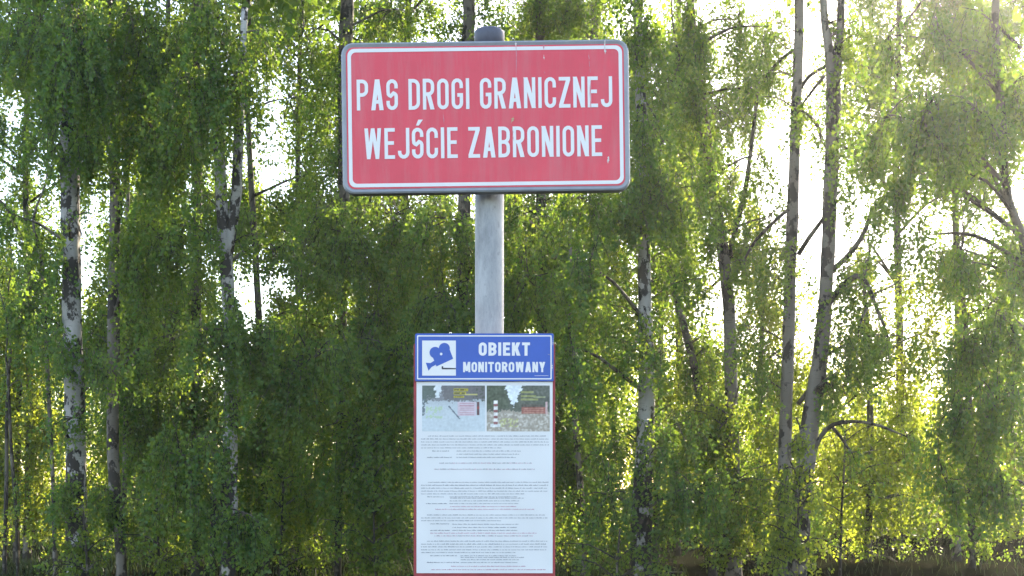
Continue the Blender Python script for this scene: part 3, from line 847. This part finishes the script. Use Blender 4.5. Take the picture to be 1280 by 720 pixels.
def glyphs(t, w):
    h = t / 2
    l, r_, b, tp = h, w - h, h, 1 - h
    mx = w / 2
    rx = mx - h
    ry = min(rx * 1.05, 0.3)
    O = arc(mx, tp - ry, rx, ry, 0, 180) + arc(mx, b + ry, rx, ry, 180, 360) + [(r_, tp - ry)]
    # an open letter mouth for C, G, S
    C = [(r_, 0.66)] + arc(mx, tp - ry, rx, ry, 0, 180) + arc(mx, b + ry, rx, ry, 180, 360) + [(r_, 0.34)]
    G = [(r_, 0.68)] + arc(mx, tp - ry, rx, ry, 0, 180) + arc(mx, b + ry, rx, ry, 180, 360) + [(r_, 0.46)]
    yb = 0.5
    r2 = (tp - yb) / 2
    cr = min(rx * 1.1, r2)
    bowl_t = [(l - h, tp)] + [(r_ - cr, tp)] + arc(r_ - cr, tp - cr, cr, cr, 90, 0, 5) + arc(r_ - cr, yb + cr, cr, cr, 0, -90, 5) + [(l - h, yb)]
    r3 = (yb - b) / 2
    c3 = min(rx * 1.1, r3)
    bowl_b = [(l - h, yb)] + [(r_ - c3, yb)] + arc(r_ - c3, yb - c3, c3, c3, 90, 0, 5) + arc(r_ - c3, b + c3, c3, c3, 0, -90, 5) + [(l - h, b)]
    cd = min(rx * 1.25, 0.3)
    D = [(l - h, tp), (r_ - cd, tp)] + arc(r_ - cd, tp - cd, cd, cd, 90, 0, 6) + arc(r_ - cd, b + cd, cd, cd, 0, -90, 6) + [(l - h, b)]
    sy = 0.5
    S = [(r_, 0.70)] + arc(mx, tp - ry, rx, ry, 0, 180) + [(l, sy + ry * .75)] + arc(mx, sy + ry * .35, rx, ry * .7, 180, 250, 3)[1:] + arc(mx, sy - ry * .35, rx, ry * .7, 70, 0, 3) + [(r_, sy - ry * .75)] + arc(mx, b + ry, rx, ry, 360, 180) + [(l, 0.30)]
    J = [(r_, 1.0), (r_, b + ry)] + arc(mx, b + ry, rx, ry, 0, -180) + [(l, 0.26)]
    hs = t * 0.62      # half width of a slanted stroke measured along x

    def slant(x0, x1):
        return ('q', [(x0 - hs, 0), (x0 + hs, 0), (x1 + hs, 1), (x1 - hs, 1)])

    def slant2(x0, y0, x1, y1, k=1.0):
        return ('q', [(x0 - hs * k, y0), (x0 + hs * k, y0), (x1 + hs * k, y1), (x1 - hs * k, y1)])
    st = lambda x: ('p', [(x, 0), (x, 1)])
    wa = w * 1.08
    ww = w * 1.5
    wm = w * 1.28
    q = {
        'I': (t, [('p', [(h, 0), (h, 1)])]),
        'P': (w, [st(l), ('p', bowl_t)]),
        'R': (w, [st(l), ('p', bowl_t), slant2(r_ - h * .2, 0, mx, yb)]),
        'B': (w, [st(l), ('p', bowl_t), ('p', bowl_b)]),
        'D': (w, [st(l), ('p', D)]),
        'O': (w, [('p', O)]),
        'C': (w, [('p', C)]),
        'G': (w, [('p', G), ('p', [(mx, 0.46), (w, 0.46)])]),
        'S': (w, [('p', S)]),
        'Ś': (w, [('p', S), ('q', [(mx - .05, 1.07), (mx + .05, 1.07), (mx + .19, 1.26), (mx + .03, 1.26)])]),
        'E': (w * .9, [st(l), ('p', [(l, tp), (w * .9, tp)]), ('p', [(l, .515), (w * .82, .515)]), ('p', [(l, b), (w * .9, b)])]),
        'J': (w * .96, [('p', J)]),
        'N': (w, [st(l), st(r_), slant2(r_, 0, l, 1)]),
        'Z': (w, [('p', [(0, tp), (w, tp)]), ('p', [(0, b), (w, b)]), slant2(l + h * .3, t * .9, r_ - h * .3, 1 - t * .9)]),
        'A': (wa, [slant(hs, wa / 2 - hs * .1), slant(wa - hs, wa / 2 + hs * .1), ('p', [(wa * .22, .27), (wa * .78, .27)])]),
        'W': (ww, [slant2(ww * .25, 0, hs, 1, .85), slant2(ww * .25, 0, ww * .5, 1, .85), slant2(ww * .75, 0, ww * .5, 1, .85), slant2(ww * .75, 0, ww - hs, 1, .85)]),
        'K': (w * 1.05, [st(l), slant2(l + h, .38, w * 1.05 - hs, 1), slant2(w * 1.08 - hs, 0, mx * .95, .62)]),
        'T': (w, [('p', [(mx, 0), (mx, 1)]), ('p', [(0, tp), (w, tp)])]),
        'M': (wm, [st(l), st(wm - h), slant2(wm / 2, .1, l + h * .3, 1, .9), slant2(wm / 2, .1, wm - l - h * .3, 1, .9)]),
        'Y': (wa, [('p', [(wa / 2, 0), (wa / 2, .45)]), slant2(wa / 2, .40, hs, 1), slant2(wa / 2, .40, wa - hs, 1)]),
    }
    return q


def stroke_quads(path, t):
    p = np.array(path, float)
    closed = np.linalg.norm(p[0] - p[-1]) < 1e-6
    q = [p[0]]
    for v in p[1:]:
        if np.linalg.norm(v - q[-1]) > 1e-5:
            q.append(v)
    p = np.array(q)
    if closed and np.linalg.norm(p[0] - p[-1]) < 1e-5:
        p = p[:-1]
    n = len(p)
    L_, R_ = [], []
    for i in range(n):
        if closed:
            a, c = p[i - 1], p[(i + 1) % n]
        else:
            a, c = p[max(i - 1, 0)], p[min(i + 1, n - 1)]
        d1 = p[i] - a
        d2 = c - p[i]
        if np.linalg.norm(d1) < 1e-9:
            d1 = d2
        if np.linalg.norm(d2) < 1e-9:
            d2 = d1
        d1, d2 = d1 / np.linalg.norm(d1), d2 / np.linalg.norm(d2)
        n1, n2 = np.array([-d1[1], d1[0]]), np.array([-d2[1], d2[0]])
        m_ = n1 + n2
        m_ /= np.linalg.norm(m_) + 1e-9
        s = t / 2 / max(0.5, float(m_ @ n1))
        L_.append(p[i] + m_ * s)
        R_.append(p[i] - m_ * s)
    out = []
    for i in range(n if closed else n - 1):
        k = (i + 1) % n
        out.append([L_[i], L_[k], R_[k], R_[i]])
    return out


def lettering(parent, text, x0, x1, zb, hgt, t, w, gap, space, y, mat):
    """one line fitted between x0 and x1 (metres, sign coordinates), each character its own mesh"""
    G_ = glyphs(t, w)
    adv = 0
    place = []
    for ch in text:
        if ch == ' ':
            adv += space
            continue
        place.append((ch, adv))
        adv += G_[ch][0] + gap
    tot = adv - gap
    sx = (x1 - x0) / tot
    for ch, a in place:
        g_ = Geo()
        for i, (kind, pth) in enumerate(G_[ch][1]):
            yy = -0.00012 * i
            for qd in ([pth] if kind == 'q' else stroke_quads(pth, t)):
                g_.add([(float(u) * sx, yy, float(v) * hgt) for u, v in qd], [(0, 1, 2, 3)])
        link_obj('letter', g_.mesh('letter', mat), parent, (x0 + a * sx, y, zb))


# --- post
post = empty('sign_post', (P(611, 0, DS)[0], DS + 0.075, 0), 'round galvanised steel post with dark cap carrying the signs', 'post')
ztop = CAMZ + (HOR - 47) / F * (DS + .075)
R = 18.2 * (DS + .045) / F
zs = np.linspace(-0.3, ztop, 14)
g_ = Geo()
g_.tube([(0, 0, z) for z in zs], [R] * len(zs), 40)
me = g_.mesh('pole', STEEL, False)
for p_ in me.polygons:
    p_.use_smooth = len(p_.vertices) == 4
link_obj('pole', me, post)
g_ = Geo()
zc = [ztop - .03, ztop + .007, ztop + .012, ztop + .0145, ztop + .0155]
rc = [R + .0016, R + .0016, R + .0008, R - .002, .004]
g_.tube([(0, 0, z) for z in zc], rc, 40)
link_obj('cap', g_.mesh('cap', CAPM, True), post)


def clamp(parent, dz, sign_x, back_y):
    """band round the post plus two lugs and bolts; coordinates local to the sign"""
    g_ = Geo()
    cx = post.location.x - parent.location.x
    cy = post.location.y - parent.location.y
    n = 28
    for zz0, zz1, ra in ((dz - .012, dz + .012, R + .0025),):
        v, f = [], []
        for i in range(n):
            a = 2 * math.pi * i / n
            for rr, z in ((R + .0004, zz0), (R + .004, zz0), (R + .004, zz1), (R + .0004, zz1)):
                v.append((cx + rr * math.cos(a), cy + rr * math.sin(a), z))
        for i in range(n):
            k = (i + 1) % n
            for j in range(4):
                q = (j + 1) % 4
                f.append((i * 4 + j, k * 4 + j, k * 4 + q, i * 4 + q))
        g_.add(v, f)
    for s in (-1, 1):
        x0, x1 = cx + s * (R + .002), cx + s * (R + .03)
        y0 = back_y
        v = [(x, yy, z) for x in (x0, x1) for yy in (y0 + .0002, y0 + .004) for z in (dz - .0119, dz + .0119)]
        g_.add(v, [(0, 1, 3, 2), (4, 6, 7, 5), (0, 4, 5, 1), (2, 3, 7, 6), (0, 2, 6, 4), (1, 5, 7, 3)])
        v = [(x, yy, z) for x in (x0, x0 + s * .004) for yy in (y0 + .004, cy) for z in (dz - .0118, dz + .0118)]
        g_.add(v, [(0, 1, 3, 2), (4, 6, 7, 5), (0, 4, 5, 1), (2, 3, 7, 6), (0, 2, 6, 4), (1, 5, 7, 3)])
    link_obj('clamp', g_.mesh('clamp', STEEL), parent)


# --- red sign
c = P(607, 146, DS)
rs = empty('red_sign', tuple(c), 'large red sign with white border and white Polish warning lettering', 'sign')
rs.rotation_euler = (0, math.radians(-0.78), 0)
W_, H_ = 360 * PX, 190 * PX
rr = 15 * PX
y0 = 0.0
g_ = loft([(rrect(W_ - .012, H_ - .012, rr - .006), .022), (rrect(W_ - .002, H_ - .002, rr), .020), (rrect(W_, H_, rr), .006), (rrect(W_ - .003, H_ - .003, rr - .001), -.0015),
           (rrect(W_ - .010, H_ - .010, rr - .004), -.0035), (rrect(W_ - 14 * PX, H_ - 14 * PX, rr - 6 * PX), -.0010)])
link_obj('plate', g_.mesh('plate', RIM), rs)
link_obj('face', flat(rrect(W_ - 13.0 * PX, H_ - 13.0 * PX, rr - 5.6 * PX), -.0022).mesh('face', RED), rs)
face_y = -.0030
link_obj('border', ring(rrect(W_ - 17 * PX, H_ - 17 * PX, rr - 6.5 * PX), rrect(W_ - 26 * PX, H_ - 26 * PX, rr - 9 * PX), face_y).mesh('border', WHITE), rs)


def sx_(px):
    return (px - 607) * PX


def sz_(py):
    return (146 - py) * PX


lettering(rs, 'PAS DROGI GRANICZNEJ', sx_(446.5), sx_(765), sz_(136.5), 38.5 * PX, .118, .40, .10, .27, face_y, WHITE)
lettering(rs, 'WEJŚCIE ZABRONIONE', sx_(455), sx_(752), sz_(197.5), 38.5 * PX, .118, .40, .10, .27, face_y, WHITE)


def streak(parent, name, pts, w, y, mat, seed):
    """thin uneven flake: pts in sign metres"""
    r = np.random.default_rng(seed)
    p = np.array(pts, float)
    n = 12
    t = np.linspace(0, 1, n)
    q = np.stack([np.interp(t, np.linspace(0, 1, len(p)), p[:, 0]), np.interp(t, np.linspace(0, 1, len(p)), p[:, 1])], -1)
    ww = w * np.abs(r.normal(.6, .35, n)) * np.sin(np.pi * np.clip(t, .06, .94))
    q[:, 0] += r.normal(0, w * .15, n)
    g_ = Geo()
    v = [(x - a, y, z) for (x, z), a in zip(q, ww)] + [(x + a, y, z) for (x, z), a in zip(q, ww)]
    g_.add(v, [(i, i + 1, n + i + 1, n + i) for i in range(n - 1)])
    link_obj(name, g_.mesh(name, mat), parent)


def S3(x, y):      # coordinates read from the 3x enlargement of the sign
    return (sx_(400 + x / 3), sz_(20 + y / 3 + (400 + x / 3 - 607) * 0.0136))


ys = -.0042
streak(rs, 'scratch', [S3(738, 102), S3(740, 150), S3(737, 238)], .0016, ys, SCUFF, 1)
streak(rs, 'scratch', [S3(738, 98), S3(738, 118)], .0022, ys - .0003, CHIP, 2)
streak(rs, 'scratch', [S3(1074, 86), S3(1070, 112), S3(1072, 146)], .0030, ys, CHIP, 3)
streak(rs, 'scratch', [S3(1010, 138), S3(1012, 180), S3(1016, 215)], .0016, ys, SCUFF, 4)
streak(rs, 'scratch', [S3(1016, 230), S3(1014, 300), S3(1016, 360)], .0014, ys, SCUFF, 5)
streak(rs, 'scratch', [S3(842, 105), S3(842, 130)], .0013, ys, SCUFF, 6)
streak(rs, 'scratch', [S3(842, 148), S3(844, 166)], .0018, ys, CHIP, 7)
streak(rs, 'scratch', [S3(842, 208), S3(846, 218)], .0012, ys, SCUFF, 8)
streak(rs, 'dropping', [S3(724, 378), S3(722, 392), S3(716, 404)], .0038, ys, DROP, 9)
streak(rs, 'scratch', [S3(462, 362), S3(466, 410)], .0012, ys, SCUFF, 10)
streak(rs, 'scratch', [S3(1079, 528), S3(1077, 554)], .0036, ys, CHIP, 11)
streak(rs, 'scratch', [S3(720, 420), S3(724, 470)], .0012, ys, SCUFF, 12)
clamp(rs, .10, 0, .022)
clamp(rs, -.10, 0, .022)


# --- notice board with printed sheet
def local(cx, cy):
    return (lambda x: (x - cx) * PX), (lambda y: (cy - y) * PX)


c = P(605.5, 576, DS)
nb = empty('notice_board', (c[0], DS + .002, c[2]), 'white printed notice sheet with two photos on a dull red backing board', 'notice board')
lx, lz = local(605.5, 576)
bw, bh = 177 * PX, 294 * PX
link_obj('backing_board', loft([(rrect(bw, bh, .004, 3), .010), (rrect(bw, bh, .004, 3), .001), (rrect(bw - .002, bh - .002, .003, 3), 0.0)]).mesh('backing_board', MAROON), nb)
# sheet of paper, slightly wavy
nxp, nyp = 30, 42
u = np.linspace(lx(520.6), lx(690.8), nxp)
v = np.linspace(lz(716.5), lz(474.5), nyp)
U, V_ = np.meshgrid(u, v)
wave = -.0016 - .0007 * (np.sin(U * 34 + 1) * np.sin(V_ * 27 + .6) + .5 * np.sin(U * 61 + V_ * 45))
gi = np.arange(nxp * nyp).reshape(nyp, nxp)
sheet = link_obj('sheet', mesh_from('sheet', np.stack([U, wave, V_], -1).reshape(-1, 3), np.stack([gi[:-1, :-1], gi[:-1, 1:], gi[1:, 1:], gi[1:, :-1]], -1).reshape(-1, 4), PAPER, True), nb)


def wy(x, z):
    return -.0016 - .0007 * (math.sin(x * 34 + 1) * math.sin(z * 27 + .6) + .5 * math.sin(x * 61 + z * 45)) - .0004


# printed text: rows of tiny word marks; rows measured from the photograph (758/200 enlargement, origin 510,530)
K = 758 / 200
rows = [(57, 95, 660, 0), (71, 62, 665, 0), (85, 62, 665, 0), (99, 62, 665, 0), (113, 62, 445, 0),
        (128, 115, 195, 1), (128, 230, 535, 0), (143, 230, 525, 0), (158, 90, 205, 1), (158, 230, 515, 0), (185, 148, 585, 2), (214, 125, 600, 2),
        (276, 95, 665, 0), (290, 62, 665, 1), (304, 62, 665, 0), (318, 62, 665, 0), (331, 62, 550, 0),
        (345, 92, 175, 1), (345, 197, 525, 0), (351, 200, 550, 0), (364, 197, 525, 0), (377, 85, 185, 1), (377, 197, 525, 0), (391, 200, 520, 3), (404, 130, 595, 3),
        (431, 90, 655, 0), (445, 62, 660, 0), (458, 62, 440, 0), (473, 105, 195, 1), (475, 210, 525, 0), (490, 210, 520, 0), (504, 105, 200, 1), (504, 210, 520, 0), (517, 105, 615, 3), (530, 125, 590, 2),
        (555, 90, 660, 0), (569, 62, 660, 1), (582, 62, 660, 0), (596, 62, 660, 0), (609, 62, 515, 0), (624, 105, 230, 1), (624, 248, 515, 0), (632, 250, 555, 0), (643, 250, 525, 0), (656, 90, 240, 1), (656, 250, 525, 0), (674, 205, 560, 3), (690, 110, 650, 3)]
tg = {0: Geo(), 1: Geo(), 2: Geo(), 3: Geo()}
rt = np.random.default_rng(31)
for ry_, xa, xb, kind in rows:
    x = lx(510 + xa / K)
    xe = lx(510 + xb / K)
    z = lz(530 + ry_ / K)
    while x < xe - .002:
        nch = int(rt.integers(2, 11))
        for _ in range(nch):
            if x > xe:
                break
            cw = float(rt.choice([.0004, .0009, .0011, .0013]))
            hh = float(rt.choice([.0014, .0014, .0021]))
            kk = 2 if (kind == 2 and rt.random() < .5) else kind
            g2 = tg[kk if kk != 2 else (3 if rt.random() < .45 else 1)]
            yy = wy(x, z)
            g2.add([(x, yy, z - .0009), (x + cw, yy, z - .0009), (x + cw, yy, z - .0009 + hh), (x, yy, z - .0009 + hh)], [(0, 1, 2, 3)])
            x += cw + .0004
        x += .0015
for k_, nm, mt in ((0, 'print', INK), (1, 'bold_print', INKD), (3, 'red_print', INKR)):
    o = link_obj(nm, tg[k_].mesh(nm, mt), sheet)
    o['kind'] = 'stuff'


# the two printed photographs, painted as flat print
def lin(c3):
    c3 = np.asarray(c3, float) / 255
    return np.where(c3 < .04045, c3 / 12.92, ((c3 + .055) / 1.055) ** 2.4)


def picture(x0, y0, x1, y1, paint, seed):
    nx_, ny_ = 96, 70
    r = np.random.default_rng(seed)
    xs, zs_ = np.linspace(lx(x0), lx(x1), nx_), np.linspace(lz(y1), lz(y0), ny_)
    Ux, Uz = np.meshgrid(xs, zs_)
    Yv = -.0016 - .0007 * (np.sin(Ux * 34 + 1) * np.sin(Uz * 27 + .6) + .5 * np.sin(Ux * 61 + Uz * 45)) - .0004
    gi = np.arange(nx_ * ny_).reshape(ny_, nx_)
    me = mesh_from('photo', np.stack([Ux, Yv, Uz], -1).reshape(-1, 3), np.stack([gi[:-1, :-1], gi[:-1, 1:], gi[1:, 1:], gi[1:, :-1]], -1).reshape(-1, 4), PRINT, True)
    a, b = np.meshgrid(np.linspace(0, 1, nx_), np.linspace(1, 0, ny_))     # a right, b down
    sm = r.normal(0, 1, (ny_, nx_))
    for _ in range(2):
        sm = (sm + np.roll(sm, 1, 0) + np.roll(sm, 1, 1) + np.roll(sm, -1, 0) + np.roll(sm, -1, 1)) / 3.2
    C_ = paint(a, b, sm, r)
    col = np.concatenate([lin(np.clip(C_, 0, 255)), np.ones((ny_, nx_, 1))], -1).reshape(-1, 4)
    at_ = me.color_attributes.new('Col', 'FLOAT_COLOR', 'POINT')
    at_.data.foreach_set('color', col.astype(np.float32).ravel())
    link_obj('photo', me, sheet)


def put(C_, mask, c3, op=1.0):
    C_[mask] = C_[mask] * (1 - op) + np.array(c3) * op


def paint_left(a, b, s, r):
    C_ = np.empty(a.shape + (3,))
    C_[:] = (184, 194, 200)
    put(C_, b > .45 + .05 * s, (194, 206, 212))
    put(C_, (b < .34 + .03 * s), (128, 132, 138))
    put(C_, (b < .30 - .25 * (a - .12) + .08 * s) & (a < .22), (84, 100, 96))
    put(C_, (a > .30 + b * .1 + .03 * s) & (b < .32 + .03 * s), (104, 104, 108))
    put(C_, (a > .80) & (b < .36) & (s > 0), (72, 80, 72))
    put(C_, (np.abs(a - .25) < .05 - b * .07 + .015 * s) & (b < .27), (214, 222, 226))
    put(C_, (a < .05) & (b > .3) & (b < .66) & (s > -.3), (96, 110, 118))
    put(C_, (a > .06) & (a < .32) & (b > .45) & (b < .72) & (s > .1), (172, 196, 168))
    for k in range(3):
        put(C_, (np.abs(b - .095 - .075 * k) < .026) & (a > .50) & (a < .73 - .03 * k), (176, 164, 40))
        put(C_, (np.abs(b - .095 - .075 * k) < .012) & (a > .51) & (a < .71 - .03 * k) & (s > -.2), (60, 60, 40))
    put(C_, (np.abs(b - .20) < .016) & (a > .68) & (a < .88), (196, 188, 120))
    put(C_, (a > .56) & (a < .86) & (b > .35) & (b < .66), (206, 190, 200))
    for k in range(6):
        put(C_, (np.abs(b - .39 - .05 * k) < .010) & (a > .59) & (a < .83), (186, 140, 152))
    put(C_, (a > .865) & (a < .91) & (b > .36) & (b < .64), (96, 60, 66))
    put(C_, (a > .865) & (a < .91) & (b > .46) & (b < .52), (150, 60, 60))
    put(C_, np.abs((a - .43) - (b - .46) * .62) < .012 * ((b > .44) & (b < .73)), (86, 100, 116))
    return C_ + s[..., None] * 5


def paint_right(a, b, s, r):
    C_ = np.empty(a.shape + (3,))
    C_[:] = (168, 160, 148)
    put(C_, b < .56 + .03 * s, (78, 88, 78))
    put(C_, (b < .50) & (a < .34 + .04 * s), (66, 80, 62))
    put(C_, (b < .5) & (a > .5 + .04 * s), (84, 92, 84))
    put(C_, (np.abs(a - .43) < .145 - .30 * b + .02 * s) & (b < .49), (222, 232, 238))
    put(C_, (b < .47) & (b > .42) & (a > .55) & (a < .9), (88, 84, 78))
    for k in range(3):
        put(C_, (np.abs(b - .15 - .08 * k) < .022) & (a > .54) & (a < .74 + .04 * k), (140, 146, 92))
    put(C_, (np.abs(b - .25) < .012) & (a > .74) & (a < .93), (150, 158, 120))
    put(C_, (a > .55) & (a < .93) & (b > .47) & (b < .62), (158, 96, 86))
    for k in range(3):
        put(C_, (np.abs(b - .51 - .04 * k) < .010) & (a > .58) & (a < .9), (186, 138, 124))
    put(C_, (a > .935) & (a < .96) & (b > .36) & (b < .63), (206, 176, 176))
    put(C_, (a > .2) & (a < .5) & (b > .72) & (b < .9) & (s > -.1), (170, 172, 108))
    put(C_, (b > .62) & (s > .45), (206, 204, 198), .5)
    put(C_, (a > .06) & (a < .22) & (b > .84) & (b < .9), (214, 218, 218))
    for k in range(8):
        put(C_, (a > .115) & (a < .175) & (b > .33 + .065 * k) & (b < .395 + .065 * k), (228, 226, 226) if k % 2 == 0 else (140, 84, 84))
    return C_ + s[..., None] * 12


picture(527.7, 481.9, 606.3, 539.2, paint_left, 3)
picture(608.4, 481.9, 687.2, 539.2, paint_right, 4)
clamp(nb, .17, 0, .010)
clamp(nb, -.19, 0, .010)

# --- blue camera sign
c = P(605.5, 447, DS)
bs = empty('blue_sign', (c[0], DS - .0045, c[2]), 'blue video surveillance sign with white camera symbol above the notice sheet', 'sign')
lx, lz = local(605.5, 447)
w_, h_ = 173 * PX, 60 * PX
BLUED = plain('blue_edge', (0.05, 0.09, 0.30), 0.5, 0, .4, .15, 30)
link_obj('plate', loft([(rrect(w_, h_, .003, 3), .0058), (rrect(w_, h_, .003, 3), .0006), (rrect(w_ - .001, h_ - .001, .0025, 3), 0.0)]).mesh('plate', BLUED), bs)
link_obj('face', flat(rrect(w_ - .0012, h_ - .0012, .0024, 3), -.0003).mesh('face', BLUE), bs)
yl = -.0008
link_obj('border', ring(rrect(w_ - 5 * PX, h_ - 5 * PX, .002, 3), rrect(w_ - 8.0 * PX, h_ - 8.0 * PX, .0012, 3), yl).mesh('border', WHITE), bs)
sy = lambda x, y: (lx(510 + x / 4.8), lz(410 + y / 4.8))
sq = [sy(86, 77), sy(86, 287), sy(288, 287), sy(288, 77)]
link_obj('symbol_field', flat(sq[::-1], yl).mesh('symbol_field', WHITE), bs)
yc = -.0012
cam_parts = Geo()
cam_parts.add([(x, yc, z) for x, z in [sy(150, 178), sy(172, 232), sy(272, 186), sy(250, 128)]], [(0, 1, 2, 3)])
cam_parts.add([(x, yc - .0001, z) for x, z in [sy(108, 210), sy(124, 258), sy(142, 236), sy(168, 222), sy(158, 198), sy(136, 212)]], [(0, 1, 2, 3, 4, 5)])
for i, (cx_, cy_, r_) in enumerate(((164, 149, 34), (219, 124, 33))):
    cam_parts.add([(x, yc - .0002 - .0001 * i, z) for x, z in [sy(cx_ + r_ * math.cos(q * math.pi / 12), cy_ + r_ * math.sin(q * math.pi / 12)) for q in range(24)]], [tuple(range(24))])
link_obj('camera_symbol', cam_parts.mesh('camera_symbol', BLUE), bs)
link_obj('lens_dot', flat([sy(200 + 8 * math.cos(q * math.pi / 6), 158 + 8 * math.sin(q * math.pi / 6)) for q in range(12)], yc - .0006).mesh('lens_dot', WHITE), bs)
br = Geo()
br.add([(x, yc, z) for x, z in [sy(203, 231), sy(203, 247), sy(212, 247), sy(212, 231)]], [(0, 1, 2, 3)])
br.add([(x, yc - .0001, z) for x, z in [sy(205, 240), sy(205, 249), sy(288, 249), sy(288, 242)]], [(0, 1, 2, 3)])
link_obj('bracket_symbol', br.mesh('bracket_symbol', BLACK), bs)
lettering(bs, 'OBIEKT', lx(598.5), lx(662.5), lz(445), 16.6 * PX, .21, .56, .12, .3, yl, WHITE)
lettering(bs, 'MONITOROWANY', lx(579), lx(681.5), lz(465.5), 12.8 * PX, .205, .58, .12, .3, yl, WHITE)
streak(bs, 'scratch', [sy(838, 158), sy(850, 164)], .0032, yl - .0006, RIM, 21)
streak(bs, 'scratch', [sy(866, 210), sy(864, 260)], .0010, yl - .0006, CHIP, 22)
streak(bs, 'scratch', [sy(870, 60), sy(869, 110)], .0008, yl - .0006, CHIP, 23)
g_ = Geo()
for q in range(18):
    xx = 760 + q * 4.6
    p4 = [sy(xx, 286), sy(xx, 289), sy(xx + 3, 289), sy(xx + 3, 286)]
    g_.add([(x, yl - .0004, z) for x, z in p4], [(0, 1, 2, 3)])
link_obj('small_print', g_.mesh('small_print', WHITE), bs)

# ------------------------------------------------------------------ added scattering volume, imitates lens glare towards the sun
GLARE_HAZE = bpy.data.materials.new('thin_glare_haze')
GLARE_HAZE.use_nodes = True
hn = GLARE_HAZE.node_tree.nodes
hn.remove(hn['Principled BSDF'])
pv = hn.new('ShaderNodeVolumePrincipled')
pv.inputs['Color'].default_value = (0.95, 0.96, 1.0, 1)
pv.inputs['Density'].default_value = 0.0007
pv.inputs['Anisotropy'].default_value = 0.75
GLARE_HAZE.node_tree.links.new(pv.outputs[0], hn['Material Output'].inputs['Volume'])
hx, hy0, hy1, hz0, hz1 = 60, -12, 75, -1.3, 24
hv = [(x, y, z) for x in (-hx, hx) for y in (hy0, hy1) for z in (hz0, hz1)]
hz = link_obj('glare_haze', mesh_from('glare_haze', np.array(hv), [(0, 1, 3, 2), (4, 6, 7, 5), (0, 4, 5, 1), (2, 3, 7, 6), (0, 2, 6, 4), (1, 5, 7, 3)], GLARE_HAZE))
hz['kind'] = 'stuff'
hz['label'] = 'thin scattering volume added to imitate the lens glare'
hz['category'] = 'glare_haze'
